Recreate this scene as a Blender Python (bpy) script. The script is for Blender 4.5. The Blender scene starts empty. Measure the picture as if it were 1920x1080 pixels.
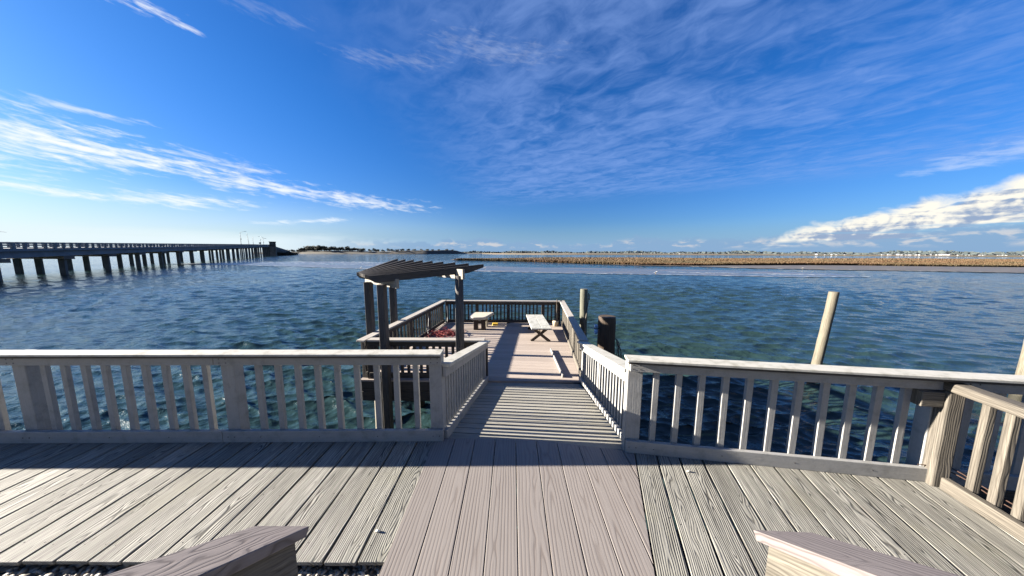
import bpy, math, random
import numpy as np
from mathutils import Vector, Matrix
random.seed(7); rng = np.random.default_rng(11)
S = bpy.context.scene; COL = S.collection
PI = math.pi
SUN_EL, SUN_PHI = 16.8, 4.3            # sun: low, from the left, a little ahead of the camera
WATER = -2.2; DOCK = -0.56

SKY_SAT, SKY_STR, SUN_STR, EXPOSURE = 1.32, .05, 5.0, 2.7
ALB = .66
SKY_LOW, SKY_HIGH = (.175, .265, .47), (.17, .335, .545)
VEIL_A, VEIL_C = .58, (.82, 1.33, 2.7)
CLOUD_W, BANK_C = (3.15, 3.25, 3.35), (2.55, 2.95, 3.15)
CUM_D, CUM_L = (.98, 1.3, 1.88), (3.2, 3.08, 2.75)
HAZE_C, PUFF_C = (.8, 1.3, 2.0), (2.2, 2.15, 2.2)
HORIZ_C = (.85, 1.5, 2.45)
# ------------------------------------------------------------------ node helpers
class NT:
    def __init__(s, tree): s.t = tree; s.n = tree.nodes; s.l = tree.links
    def add(s, typ, **kw):
        n = s.n.new(typ)
        for k, v in kw.items(): setattr(n, k, v)
        return n
    def put(s, sock, v):
        if isinstance(v, bpy.types.NodeSocket): s.l.new(v, sock)
        elif isinstance(v, (tuple, list)) and len(v) == 3 and sock.type == 'RGBA': sock.default_value = (*v, 1)
        else: sock.default_value = v
    def m(s, op, a, b=0.0, c=0.0, clamp=False):
        n = s.add('ShaderNodeMath', operation=op, use_clamp=clamp)
        s.put(n.inputs[0], a); s.put(n.inputs[1], b); s.put(n.inputs[2], c)
        return n.outputs[0]
    def add_(s, a, b): return s.m('ADD', a, b)
    def mul(s, a, b): return s.m('MULTIPLY', a, b)
    def sub(s, a, b): return s.m('SUBTRACT', a, b)
    def smooth(s, x, lo, hi, a=0.0, b=1.0):
        n = s.add('ShaderNodeMapRange', interpolation_type='SMOOTHSTEP', clamp=True)
        for i, v in enumerate((x, lo, hi, a, b)): s.put(n.inputs[i], v)
        return n.outputs[0]
    def lin(s, x, lo, hi, a=0.0, b=1.0):
        n = s.add('ShaderNodeMapRange', clamp=True)
        for i, v in enumerate((x, lo, hi, a, b)): s.put(n.inputs[i], v)
        return n.outputs[0]
    def vec(s, x, y, z=0.0):
        n = s.add('ShaderNodeCombineXYZ')
        for i, v in enumerate((x, y, z)): s.put(n.inputs[i], v)
        return n.outputs[0]
    def xyz(s, v):
        n = s.add('ShaderNodeSeparateXYZ'); s.l.new(v, n.inputs[0]); return n.outputs
    def noise(s, v, scale=5, detail=4, rough=.5, dist=0, dims='3D'):
        n = s.add('ShaderNodeTexNoise', noise_dimensions=dims)
        if v is not None: s.l.new(v, n.inputs['Vector'])
        n.inputs['Scale'].default_value = scale; n.inputs['Detail'].default_value = detail
        n.inputs['Roughness'].default_value = rough; n.inputs['Distortion'].default_value = dist
        return n.outputs['Fac']
    def mix(s, f, a, b, blend='MIX'):
        n = s.add('ShaderNodeMix', data_type='RGBA', blend_type=blend, clamp_factor=True)
        s.put(n.inputs[0], f); s.put(n.inputs[6], a); s.put(n.inputs[7], b)
        return n.outputs[2]
    def ramp(s, f, stops):
        n = s.add('ShaderNodeValToRGB'); s.l.new(f, n.inputs[0]); e = n.color_ramp.elements
        while len(e) < len(stops): e.new(.5)
        for i, (p, c) in enumerate(stops):
            e[i].position = p; e[i].color = (*c, 1) if isinstance(c, (tuple, list)) else (c, c, c, 1)
        return n.outputs[0]
    def bump(s, h, dist, strength=1.0):
        n = s.add('ShaderNodeBump'); s.l.new(h, n.inputs['Height'])
        n.inputs['Distance'].default_value = dist; n.inputs['Strength'].default_value = strength
        return n.outputs[0]

def new_mat(name):
    m = bpy.data.materials.new(name); m.use_nodes = True
    nt = NT(m.node_tree); b = m.node_tree.nodes['Principled BSDF']
    return m, nt, b

def alb(c): return tuple(v*ALB for v in c)
def plain_mat(name, col, rough=.7, var=.12, scale=6, metal=0, bump=.0):
    m, nt, b = new_mat(name); col = alb(col)
    tc = nt.add('ShaderNodeTexCoord').outputs['Object']
    n = nt.noise(tc, scale, 5, .6)
    f = nt.lin(n, .3, .7, 1 - var, 1 + var)
    c = nt.mix(1.0, col, nt.vec(f, f, f), 'MULTIPLY')
    nt.put(b.inputs['Base Color'], c); b.inputs['Roughness'].default_value = rough; b.inputs['Metallic'].default_value = metal
    if bump: nt.put(b.inputs['Normal'], nt.bump(n, bump))
    return m

def wood_mat(name, light, dark, ring=.016, groove=.8, streak=.35, bump=.002, rough=.75, boardvar=.16, stain=.25, stain_col=(.12, .13, .07), tide=False, swirl=.26):
    """plain-sawn board: rings cut lengthwise, UV in metres (u across, v along)"""
    m, nt, b = new_mat(name); light, dark, stain_col = alb(light), alb(dark), alb(stain_col)
    uv = nt.xyz(nt.add('ShaderNodeUVMap').outputs[0]); u, v = uv[0], uv[1]
    rnd = nt.add('ShaderNodeNewGeometry').outputs['Random Per Island']
    so = nt.mul(rnd, 37.0)
    w = nt.add_(u, nt.mul(nt.sub(nt.m('FRACT', nt.mul(rnd, 7.31)), .5), .12))
    n1 = nt.noise(nt.vec(nt.mul(v, .9), nt.mul(u, 3.0), so), 1.0, 3, .55)
    depth = nt.add_(nt.mul(nt.sub(n1, .5), swirl), .015)
    n2 = nt.noise(nt.vec(nt.mul(v, 2.5), nt.mul(u, 26.0), so), 1.0, 3, .6)
    r = nt.m('SQRT', nt.add_(nt.mul(w, w), nt.mul(depth, depth)))
    r = nt.add_(r, nt.mul(n2, .011))
    fr = nt.m('FRACT', nt.m('DIVIDE', r, ring))
    g = nt.ramp(fr, [(0, 0.0), (.10, 0.0), (.28, .75), (.62, 1.0), (.9, .62), (1, 0.0)])
    n3 = nt.noise(nt.vec(nt.mul(v, 3.0), nt.mul(u, 105.0), so), 1.0, 4, .7)
    st = nt.lin(n3, .32, .68, 1 - streak, 1.0)
    breakup = nt.lin(nt.noise(nt.vec(nt.mul(v, 1.3), nt.mul(u, 7.0), nt.add_(so, 9.0)), 1.0, 2, .5), .3, .65, .35, 1.0)
    dk = nt.mul(nt.mul(nt.sub(1.0, g), groove), breakup)
    c = nt.mix(dk, light, dark)
    c = nt.mix(1.0, c, nt.vec(st, st, st), 'MULTIPLY')
    f = nt.lin(nt.m('FRACT', nt.mul(rnd, 13.7)), 0, 1, 1 - boardvar, 1 + boardvar * .6)
    c = nt.mix(1.0, c, nt.vec(f, f, f), 'MULTIPLY')
    tc = nt.add('ShaderNodeTexCoord').outputs['Object']
    ns = nt.noise(tc, 1.7, 6, .65)
    c = nt.mix(nt.mul(nt.smooth(ns, .5, .78), stain), c, stain_col)
    if tide:          # weed-dark band where the water wets the piling
        zz = nt.xyz(nt.add('ShaderNodeNewGeometry').outputs['Position'])[2]
        c = nt.mix(nt.smooth(nt.add_(zz, nt.mul(ns, .35)), WATER+.62, WATER+.42), c, (.018, .017, .012))
    nt.put(b.inputs['Base Color'], c); b.inputs['Roughness'].default_value = rough
    b.inputs['Specular IOR Level'].default_value = .25
    if bump:
        h = nt.add_(nt.mul(nt.sub(1.0, dk), 1.0), nt.mul(n3, .35))
        nt.put(b.inputs['Normal'], nt.bump(h, bump, .9))
    return m

def paint_mat(name, col, wear_col, wear=.35, rough=.55):
    """old paint on wood: faint lengthwise grain, chips and grime"""
    m, nt, b = new_mat(name); col, wear_col = alb(col), alb(wear_col)
    uv = nt.xyz(nt.add('ShaderNodeUVMap').outputs[0]); u, v = uv[0], uv[1]
    rnd = nt.add('ShaderNodeNewGeometry').outputs['Random Per Island']
    gr = nt.noise(nt.vec(nt.mul(v, 4.0), nt.mul(u, 120.0), nt.mul(rnd, 20.0)), 1.0, 3, .6)
    tc = nt.add('ShaderNodeTexCoord').outputs['Object']
    n = nt.noise(tc, 9.0, 7, .68); n2 = nt.noise(tc, 60.0, 3, .6)
    f = nt.lin(nt.add_(nt.mul(gr, .6), nt.mul(n2, .4)), .3, .7, .86, 1.05)
    c = nt.mix(1.0, col, nt.vec(f, f, f), 'MULTIPLY')
    c = nt.mix(nt.mul(nt.smooth(n, .46, .70), wear), c, wear_col)
    sp = nt.smooth(nt.noise(tc, 150.0, 2, .5), .66, .74)
    c = nt.mix(nt.mul(sp, wear), c, (wear_col[0]*.6, wear_col[1]*.6, wear_col[2]*.6))
    nt.put(b.inputs['Base Color'], c); b.inputs['Roughness'].default_value = rough
    b.inputs['Specular IOR Level'].default_value = .3
    nt.put(b.inputs['Normal'], nt.bump(nt.add_(gr, nt.mul(n2, .7)), .0012, .8))
    return m

# ------------------------------------------------------------------ mesh builder
class MB:
    def __init__(s): s.v = []; s.f = []; s.uv = []
    def prism(s, poly, z0, z1, d=(0, 1)):
        """flat polygon (x,y) list counter-clockwise, extruded z0..z1; grain along d"""
        n = len(poly); o = len(s.v); L = math.hypot(*d); dx, dy = d[0]/L, d[1]/L
        cx = sum(p[0] for p in poly)/n; cy = sum(p[1] for p in poly)/n; ru = random.uniform(0, 40)
        for z in (z0, z1):
            for p in poly: s.v.append((p[0], p[1], z))
        uvf = lambda p: ((p[0]-cx)*dy - (p[1]-cy)*dx, (p[0]-cx)*dx + (p[1]-cy)*dy + ru)
        s.f.append([o+n+i for i in range(n)]); s.uv.append([uvf(p) for p in poly])
        s.f.append([o+i for i in reversed(range(n))]); s.uv.append([uvf(p) for p in reversed(poly)])
        for i in range(n):
            j = (i+1) % n; a, b = poly[i], poly[j]
            s.f.append([o+i, o+j, o+n+j, o+n+i])
            ua, ub = uvf(a), uvf(b)
            s.uv.append([ua, ub, (ub[0]+.03, ub[1]), (ua[0]+.03, ua[1])])
    def beam(s, p0, p1, w, h, up=(0, 0, 1), plumb=False):
        """rectangular bar from p0 to p1 (centre line); w sideways, h along up; plumb keeps the ends vertical"""
        p0, p1, up = Vector(p0), Vector(p1), Vector(up)
        d = (p1-p0).normalized(); sd = d.cross(up)
        if sd.length < 1e-6: sd = Vector((1, 0, 0))
        sd.normalize(); u = up.normalized() if plumb else sd.cross(d).normalized()
        o = len(s.v); L = (p1-p0).length; ru = random.uniform(0, 40)
        for p in (p0, p1):
            for a, b in ((-1, -1), (1, -1), (1, 1), (-1, 1)):
                s.v.append(tuple(p + sd*(a*w/2) + u*(b*h/2)))
        def q(idx, uv): s.f.append([o+i for i in idx]); s.uv.append(uv)
        for i, wid in ((0, w), (1, h), (2, w), (3, h)):
            j = (i+1) % 4
            q((j, i, i+4, j+4), [(wid/2, ru), (-wid/2, ru), (-wid/2, ru+L), (wid/2, ru+L)])
        q((0, 1, 2, 3), [(-w/2, 0), (w/2, 0), (w/2, h), (-w/2, h)])
        q((7, 6, 5, 4), [(-w/2, h), (w/2, h), (w/2, 0), (-w/2, 0)])
    def box(s, c, size): # axis-aligned, grain along the longest side
        x, y, z = c; a, b, h = size
        k = max(range(3), key=lambda i: size[i]); e = [0, 0, 0]; e[k] = size[k]/2
        p0 = (x-e[0], y-e[1], z-e[2]); p1 = (x+e[0], y+e[1], z+e[2])
        if k == 0: s.beam(p0, p1, b, h)
        elif k == 1: s.beam(p0, p1, a, h)
        else: s.beam(p0, p1, a, b, up=(0, 1, 0))
    def tube(s, pts, r, n=8, cap=True):
        pts = [Vector(p) for p in pts]; rs = r if isinstance(r, (list, tuple)) else [r]*len(pts)
        o = len(s.v); prev = None; L = 0; ls = []
        for i, p in enumerate(pts):
            t = (pts[min(i+1, len(pts)-1)] - pts[max(i-1, 0)]).normalized()
            ref = Vector((1, 0, 0)) if abs(t.x) < .9 else Vector((0, 1, 0))
            if prev is None: a = t.cross(ref).normalized()
            else: a = (prev - t*prev.dot(t)).normalized()
            prev = a; b = t.cross(a)
            if i: L += (p-pts[i-1]).length
            ls.append(L)
            for k in range(n):
                th = 2*PI*k/n; s.v.append(tuple(p + (a*math.cos(th)+b*math.sin(th))*rs[i]))
        for i in range(len(pts)-1):
            for k in range(n):
                j = (k+1) % n
                s.f.append([o+i*n+k, o+i*n+j, o+(i+1)*n+j, o+(i+1)*n+k])
                c = 2*PI*rs[i]/n; ux = (k-n/2)*c
                s.uv.append([(ux, ls[i]), (ux+c, ls[i]), (ux+c, ls[i+1]), (ux, ls[i+1])])
        if cap:
            m = (len(pts)-1)*n
            s.f.append([o+k for k in reversed(range(n))]); s.uv.append([(0.3*rs[0]*math.cos(2*PI*k/n), 0.3*rs[0]*math.sin(2*PI*k/n)) for k in range(n)])
            s.f.append([o+m+k for k in range(n)]); s.uv.append([(rs[-1]*math.cos(2*PI*k/n), rs[-1]*math.sin(2*PI*k/n)) for k in range(n)])
    def poly(s, pts, uv=None):
        o = len(s.v); s.v += [tuple(p) for p in pts]; s.f.append(list(range(o, o+len(pts)))); s.uv.append(uv or [(p[0], p[1]) for p in pts])
    def mesh(s, name, mat):
        me = bpy.data.meshes.new(name); me.from_pydata(s.v, [], s.f)
        ul = me.uv_layers.new(name='UVMap'); flat = [c for f in s.uv for q in f for c in q]
        ul.data.foreach_set('uv', flat)
        for mt in (mat if isinstance(mat, (list, tuple)) else [mat]): me.materials.append(mt)
        me.update(); return me
    def build(s, name, mat, parent=None, bevel=0, smooth=False):
        o = bpy.data.objects.new(name, s.mesh(name, mat)); COL.objects.link(o)
        if parent: o.parent = parent
        if bevel:
            b = o.modifiers.new('Bevel', 'BEVEL'); b.width = bevel; b.segments = 2; b.limit_method = 'ANGLE'; b.angle_limit = .6
        if smooth:
            for p in o.data.polygons: p.use_smooth = True
        return o

def tag(o, label=None, cat=None, group=None, kind=None):
    if label: o['label'] = label
    if cat: o['category'] = cat
    if group: o['group'] = group
    if kind: o['kind'] = kind
    return o
def thing(name, label, cat, loc=(0, 0, 0), group=None):
    o = bpy.data.objects.new(name, None); COL.objects.link(o); o.location = loc; o.empty_display_size = .1
    return tag(o, label, cat, group)
def np_mesh(name, verts, quads, mat, smooth=True):
    me = bpy.data.meshes.new(name); nv, nq = len(verts), len(quads); k = quads.shape[1]
    me.vertices.add(nv); me.vertices.foreach_set('co', verts.astype(np.float32).ravel())
    me.loops.add(nq*k); me.loops.foreach_set('vertex_index', quads.astype(np.int32).ravel())
    me.polygons.add(nq); me.polygons.foreach_set('loop_start', np.arange(0, nq*k, k, dtype=np.int32))
    me.polygons.foreach_set('use_smooth', np.full(nq, smooth))
    me.update(calc_edges=True); me.validate(); me.materials.append(mat)
    o = bpy.data.objects.new(name, me); COL.objects.link(o); return o
def copy_tree(o, parent=None):
    c = o.copy(); COL.objects.link(c)
    if parent: c.parent = parent
    for ch in list(o.children): copy_tree(ch, c)
    return c

# ------------------------------------------------------------------ materials
M = {}
M['deck'] = wood_mat('weathered_deck_wood', (.455, .443, .395), (.036, .032, .026), ring=.0128, groove=.92, streak=.72, bump=.004, stain=.5, stain_col=(.21, .20, .145), swirl=.30)
M['pink'] = wood_mat('brown_composite', (.283, .256, .24), (.13, .10, .085), ring=.022, groove=.6, streak=.14, bump=.0014, rough=.6, boardvar=.05, stain=.14, stain_col=(.19, .15, .13))
M['cap'] = wood_mat('composite_cap', (.26, .228, .225), (.07, .055, .056), ring=.019, groove=.7, streak=.3, bump=.0012, rough=.6, boardvar=.03, stain=.1, stain_col=(.2, .165, .155), swirl=.6)
M['ramp'] = wood_mat('ramp_wood', (.46, .44, .385), (.19, .175, .135), ring=.02, groove=.5, streak=.4, bump=.002, stain=.4, stain_col=(.28, .265, .19), boardvar=.18)
M['dock'] = wood_mat('dock_wood', (.50, .425, .37), (.27, .21, .175), ring=.022, groove=.4, streak=.22, bump=.0012, stain=.18, stain_col=(.33, .28, .235), boardvar=.14)
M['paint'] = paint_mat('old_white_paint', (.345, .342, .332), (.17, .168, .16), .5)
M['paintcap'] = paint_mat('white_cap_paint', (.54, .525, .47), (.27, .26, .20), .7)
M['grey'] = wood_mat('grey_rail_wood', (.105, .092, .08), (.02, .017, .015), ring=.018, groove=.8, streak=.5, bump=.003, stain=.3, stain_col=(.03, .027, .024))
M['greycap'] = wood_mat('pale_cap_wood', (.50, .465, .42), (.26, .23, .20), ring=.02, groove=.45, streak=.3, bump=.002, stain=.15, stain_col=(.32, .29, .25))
M['pergola'] = wood_mat('pergola_wood', (.13, .118, .11), (.03, .027, .026), ring=.018, groove=.7, streak=.5, bump=.003, stain=.3, stain_col=(.03, .028, .026))
M['beam'] = wood_mat('pergola_beam_wood', (.36, .33, .28), (.2, .17, .135), ring=.02, groove=.5, streak=.3, bump=.002)
M['pine'] = wood_mat('weathered_pine', (.19, .17, .142), (.07, .056, .043), ring=.014, groove=.45, streak=.7, bump=.003, stain=.8, stain_col=(.10, .09, .078), boardvar=.22, swirl=.3)
M['body'] = wood_mat('old_stringer_wood', (.215, .195, .163), (.06, .05, .04), ring=.016, groove=.6, streak=.65, bump=.002, stain=.6, stain_col=(.11, .10, .08), swirl=.6)
M['pile'] = wood_mat('piling_wood', (.225, .203, .155), (.085, .064, .04), ring=.02, groove=.6, streak=.6, bump=.004, stain=.6, stain_col=(.12, .10, .065), tide=True)
M['pilegrey'] = wood_mat('old_piling_wood', (.20, .20, .15), (.036, .034, .026), ring=.024, groove=.7, streak=.6, bump=.006, stain=.5, stain_col=(.045, .05, .034), tide=True)
M['piledark'] = wood_mat('tarred_piling_wood', (.11, .078, .055), (.02, .015, .012), ring=.03, groove=.6, streak=.5, bump=.008, stain=.2, stain_col=(.07, .06, .05))
M['rope'] = plain_mat('grey_rope', (.20, .18, .15), .9, .3, 60)
M['wire'] = plain_mat('rusty_wire', (.06, .03, .02), .7, .3, 40)
M['nail'] = plain_mat('nail_steel', (.03, .026, .022), 1.0, .2, 50)
M['float'] = plain_mat('blue_float_plastic', (.22, .42, .72), .4, .1, 20)
M['cream'] = plain_mat('cream_plastic', (.62, .565, .45), .45, .07, 8)
M['maroon'] = plain_mat('dark_brown_plastic', (.028, .013, .011), .5, .2, 10)
M['white'] = plain_mat('white_plastic', (.6, .59, .56), .5, .08, 12)
M['benchtop'] = paint_mat('chipped_white_paint', (.56, .56, .52), (.24, .235, .18), 1.0)
M['benchleg'] = wood_mat('dark_bench_wood', (.11, .085, .065), (.03, .022, .017), bump=.002)
M['bucket'] = plain_mat('beige_bucket', (.55, .47, .35), .6, .15, 15)
M['yellow'] = plain_mat('yellow_plastic', (.85, .55, .06), .5, .1, 15)
M['red'] = plain_mat('red_net_cord', (.34, .055, .05), .8, .5, 9)
M['shell'] = plain_mat('white_shell', (.75, .7, .6), .6, .2, 40)
M['concrete'] = plain_mat('bridge_concrete', (.22, .25, .29), .85, .25, .35, bump=.02)
M['conrail'] = plain_mat('bridge_rail_concrete', (.19, .215, .24), .8, .2, .6)
M['conpile'] = plain_mat('bridge_pile_concrete', (.14, .135, .13), .85, .45, .5)
M['housedark'] = plain_mat('dark_house_wall', (.045, .05, .05), .8, .2, .5)
M['steel'] = plain_mat('grey_lamp_steel', (.22, .23, .24), .45, .1, 3, metal=.6)
M['glass'] = plain_mat('dark_window_glass', (.03, .04, .05), .1, .05, 2)
M['gull'] = plain_mat('white_feathers', (.8, .8, .78), .7, .05, 8)
M['gullgrey'] = plain_mat('grey_feathers', (.22, .23, .25), .7, .1, 8)
M['leaf'] = plain_mat('dark_evergreen_leaf', (.028, .036, .024), .8, .45, .5)
M['bark'] = plain_mat('dark_bark', (.05, .04, .03), .9, .3, 3)
M['whitewall'] = plain_mat('white_siding', (.5, .5, .5), .6, .05, .5)
M['greywall'] = plain_mat('grey_siding', (.42, .44, .47), .6, .05, .5)
M['roof'] = plain_mat('grey_roof', (.20, .20, .22), .8, .15, .5)
M['foam'] = plain_mat('white_foam', (.72, .75, .78), .7, .15, 2)

# ------------------------------------------------------------------ railings
def railing(name, label, cat, A, B, h, post_s, bal_s, front, mats, zfloor=(0, 0), cap_w=.16, cap_t=.035, rail_h=.085, kick=(0.0, .115),
            bal=(.05, .035), post=(.12, .10), nails=True, bev=.004, rail_gap=.02, cap_off=.0, cap_ext=(0, 0), board_t=.035, joints=(), under=False):
    """A,B floor points (x,y) of the line where the front boards meet the balusters; front = +1/-1 side of A->B on which the boards sit.
       post_s / bal_s: distances along the line."""
    A, B = Vector((*A, zfloor[0])), Vector((*B, zfloor[1])); hor = Vector((B.x-A.x, B.y-A.y, 0)); L = hor.length
    d = hor/L; n = Vector((d.y, -d.x, 0))*front; slope = (B.z-A.z)/L
    P = lambda s, off, z: A + d*s + n*off + Vector((0, 0, slope*s+z))
    ref = lambda s, off, z: Vector((P(s, off, z).x, P(s, off, z).y, P(s, off, z).z))
    mid = P(L/2, 0, 0); root = thing(name, label, cat, tuple(mid))
    inv = lambda v: v - mid
    mp, mc, mb_ = mats
    def part(mb, nm, mat, bv=bev):
        mb.v = [tuple(inv(Vector(q))) for q in mb.v]
        return mb.build(nm, mat, root, bv)
    m = MB(); m.beam(P(-cap_ext[0], cap_off, h-cap_t/2), P(L+cap_ext[1], cap_off, h-cap_t/2), cap_w, cap_t, plumb=True); part(m, 'cap', mc, bev)
    if under: m = MB(); m.beam(P(-cap_ext[0]+.01, cap_off, h-cap_t-.0105), P(L+cap_ext[1]-.01, cap_off, h-cap_t-.0105), cap_w-.02, .018, plumb=True); part(m, 'cap_shade_strip', M['grey'])  # dark strip added under the cap, standing in for shade on its edge
    zt = h-cap_t-rail_gap-(.012 if under else 0)
    cuts = [0.0, *joints, L]
    for i in range(len(cuts)-1):
        a, b = cuts[i]+(.002 if i else 0), cuts[i+1]-(.002 if i < len(cuts)-2 else 0)
        m = MB(); m.beam(P(a, board_t/2+.002, zt-rail_h/2), P(b, board_t/2+.002, zt-rail_h/2), board_t, rail_h, plumb=True); part(m, 'top_rail', mp)
        m = MB(); m.beam(P(a, board_t/2+.002, (kick[0]+kick[1])/2), P(b, board_t/2+.002, (kick[0]+kick[1])/2), board_t, kick[1]-kick[0], plumb=True); part(m, 'bottom_rail', mp)
    for s in post_s:
        m = MB(); m.beam(P(s, -post[1]/2, -.28), P(s, -post[1]/2, h-cap_t-.001), post[0], post[1], up=tuple(n)); part(m, 'post', mp, bev*1.6)
    for s in bal_s:
        jit = random.uniform(-.006, .006)
        m = MB(); m.beam(P(s+jit, -bal[1]/2, kick[0]+.005), P(s, -bal[1]/2, zt-.003), bal[0], bal[1], up=tuple(n)); part(m, 'baluster', mp, bev*.8)
    if nails:
        m = MB()
        for s in post_s:
            if s < .05 or s > L-.02: continue
            for z in (zt-rail_h*.28, zt-rail_h*.72, kick[0]*.5+kick[1]*.5):
                for q in (-.03, .03):
                    c = P(s+q, board_t+.0035, z); m = MB(); m.tube([c-n*.004, c+n*.001], .0045, 6); part(m, 'nail', M['nail'], 0)
        for s in bal_s[::3]:
            c = P(s, board_t+.0035, (kick[0]+kick[1])/2); m = MB(); m.tube([c-n*.004, c+n*.001], .004, 6); part(m, 'nail', M['nail'], 0)
    return root

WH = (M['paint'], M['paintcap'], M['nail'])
# left deck railing: front boards face the viewer
A = (-12.6, 2.447); B = (-0.655, 2.600); LL = math.hypot(B[0]-A[0], B[1]-A[1]); ca = (B[0]-A[0])/LL
sx = lambda x: (x-A[0])/ca
posts = [sx(-12.4), sx(-10.45), sx(-8.5), sx(-6.52), sx(-4.56), sx(-2.655), sx(-.72)]
bals = [sx(-4.345+.1845*i) for i in range(9)] + [sx(-2.38+.1838*i) for i in range(9)] + [sx(-6.30+.1838*i) for i in range(9)] + [sx(-8.28+.1838*i) for i in range(9)] + [sx(-10.23+.1838*i) for i in range(9)] + [sx(-12.18+.1838*i) for i in range(9)]
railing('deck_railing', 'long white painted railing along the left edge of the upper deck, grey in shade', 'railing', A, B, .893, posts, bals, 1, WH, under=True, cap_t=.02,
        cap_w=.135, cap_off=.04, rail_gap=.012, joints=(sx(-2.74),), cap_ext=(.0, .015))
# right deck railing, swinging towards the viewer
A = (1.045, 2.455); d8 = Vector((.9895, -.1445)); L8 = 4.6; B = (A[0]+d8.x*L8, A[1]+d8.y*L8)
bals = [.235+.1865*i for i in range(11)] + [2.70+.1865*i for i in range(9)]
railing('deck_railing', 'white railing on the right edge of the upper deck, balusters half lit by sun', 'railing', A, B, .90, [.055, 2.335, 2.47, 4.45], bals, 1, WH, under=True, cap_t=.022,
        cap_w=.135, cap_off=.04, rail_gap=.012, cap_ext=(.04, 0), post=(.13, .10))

# ramp railings
RA0, RA1 = (-.66, 2.62), (-.475, 5.13); RB0, RB1 = (1.085, 2.50), (1.275, 5.08)
def nb_taper(L, a, b, n, g=1.85):      # spacing widens steadily towards the foot of the ramp
    w = [1+(g-1)*i/(n-1) for i in range(n)]; t = sum(w); o = [a]; 
    for q in w: o.append(o[-1]+(L-a-b)*q/t)
    return o
def nb(L, a, b, sp): 
    k = int(round((L-a-b)/sp)); return [a+(L-a-b)*i/k for i in range(k+1)]
L_ = math.hypot(RA1[0]-RA0[0], RA1[1]-RA0[1])
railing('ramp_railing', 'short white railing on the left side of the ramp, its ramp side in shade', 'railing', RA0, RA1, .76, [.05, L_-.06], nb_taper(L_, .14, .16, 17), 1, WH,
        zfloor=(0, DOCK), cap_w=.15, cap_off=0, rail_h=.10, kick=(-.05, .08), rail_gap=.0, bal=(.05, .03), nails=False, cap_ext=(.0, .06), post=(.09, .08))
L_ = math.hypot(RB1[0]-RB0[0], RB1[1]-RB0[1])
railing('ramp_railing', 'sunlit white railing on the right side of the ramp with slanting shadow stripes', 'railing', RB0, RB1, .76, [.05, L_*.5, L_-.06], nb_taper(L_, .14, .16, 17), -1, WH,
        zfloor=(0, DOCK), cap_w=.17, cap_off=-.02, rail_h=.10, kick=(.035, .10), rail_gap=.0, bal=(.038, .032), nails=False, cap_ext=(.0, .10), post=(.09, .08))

# dock railings
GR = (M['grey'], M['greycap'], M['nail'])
DC = dict(NL=(-2.74, 5.17), NR=(1.30, 5.06), FR=(1.67, 9.46), FL=(-2.29, 9.52))
def dock_rail(label, A, B, front, posts, sp=.121, ends=(.12, .12), mats=GR, **kw):
    L = math.hypot(B[0]-A[0], B[1]-A[1]); b = nb(L, ends[0], ends[1], sp); ps = [p*L for p in posts]
    b = [s for s in b if all(abs(s-p) > .085 for p in ps)]
    args = dict(zfloor=(DOCK, DOCK), cap_w=.16, rail_h=.10, kick=(.03, .13), rail_gap=0, bal=(.05, .035), nails=False, post=(.10, .09), bev=.003); args.update(kw)
    return railing('dock_railing', label, 'railing', A, B, .775, ps, b, front, mats, **args)
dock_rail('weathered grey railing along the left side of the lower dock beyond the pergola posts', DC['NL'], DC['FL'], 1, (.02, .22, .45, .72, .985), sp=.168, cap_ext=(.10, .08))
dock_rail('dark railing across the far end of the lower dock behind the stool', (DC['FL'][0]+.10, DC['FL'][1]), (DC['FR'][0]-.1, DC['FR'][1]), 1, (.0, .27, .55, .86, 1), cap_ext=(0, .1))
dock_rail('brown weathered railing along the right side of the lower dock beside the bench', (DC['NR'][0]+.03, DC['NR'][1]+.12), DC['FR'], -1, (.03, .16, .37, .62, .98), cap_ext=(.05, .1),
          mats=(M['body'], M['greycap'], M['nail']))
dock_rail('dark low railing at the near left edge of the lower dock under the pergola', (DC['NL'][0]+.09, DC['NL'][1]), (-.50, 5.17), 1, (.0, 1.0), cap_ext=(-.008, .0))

# brown pine stair railing at the right
p0 = Vector((3.345, 2.085, 0)); sd = Vector((-.22, -1, 0)).normalized(); sn = Vector((sd.y, -sd.x, 0))*-1
sr = thing('stair_railing', 'unpainted brown pine railing running towards the viewer at the right edge of the deck', 'railing', tuple(p0))
def pl(m, nm, mat=None, bv=.006): m.v = [tuple(Vector(q)-p0) for q in m.v]; return m.build(nm, mat or M['pine'], sr, bv)
m = MB(); m.beam(p0+Vector((0, 0, -.25)), p0+Vector((0, 0, .775)), .105, .10, up=tuple(sd)); pl(m, 'post', bv=.012)
m = MB(); m.beam(p0+sd*-.045+Vector((0, 0, .81)), p0+sd*1.9+Vector((0, 0, .81)), .11, .07); pl(m, 'handrail', bv=.014)
m = MB(); m.beam(p0+sd*.065+sn*.0+Vector((0, 0, .05)), p0+sd*1.9+Vector((0, 0, .05)), .05, .10); pl(m, 'bottom_rail', bv=.008)
for i in range(9):
    q = p0+sd*(.17+.115*i)+sn*.052
    m = MB(); m.beam(q+Vector((0, 0, -.06)), q+Vector((0, 0, .772)), .044, .044, up=tuple(sd)); pl(m, 'baluster', bv=.006)
m = MB(); q = p0+Vector((-.125, .03, .70)); m.beam(q+Vector((-.075, .01, 0)), q+Vector((.070, -.01, 0)), .08, .12); pl(m, 'end_block', M['body'])
for z, w in ((.115, .0), (.145, .012)):
    m = MB(); pts = [p0+Vector((-.10, .03, z-.01))]+[p0+sd*t+sn*(.083+.006*math.sin(t*19+w*99))+Vector((0, 0, z+.006*math.sin(t*13))) for t in np.linspace(0, 1.3, 40)]
    m.tube(pts, .0035, 5); pl(m, 'wire', M['wire'], 0)

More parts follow.
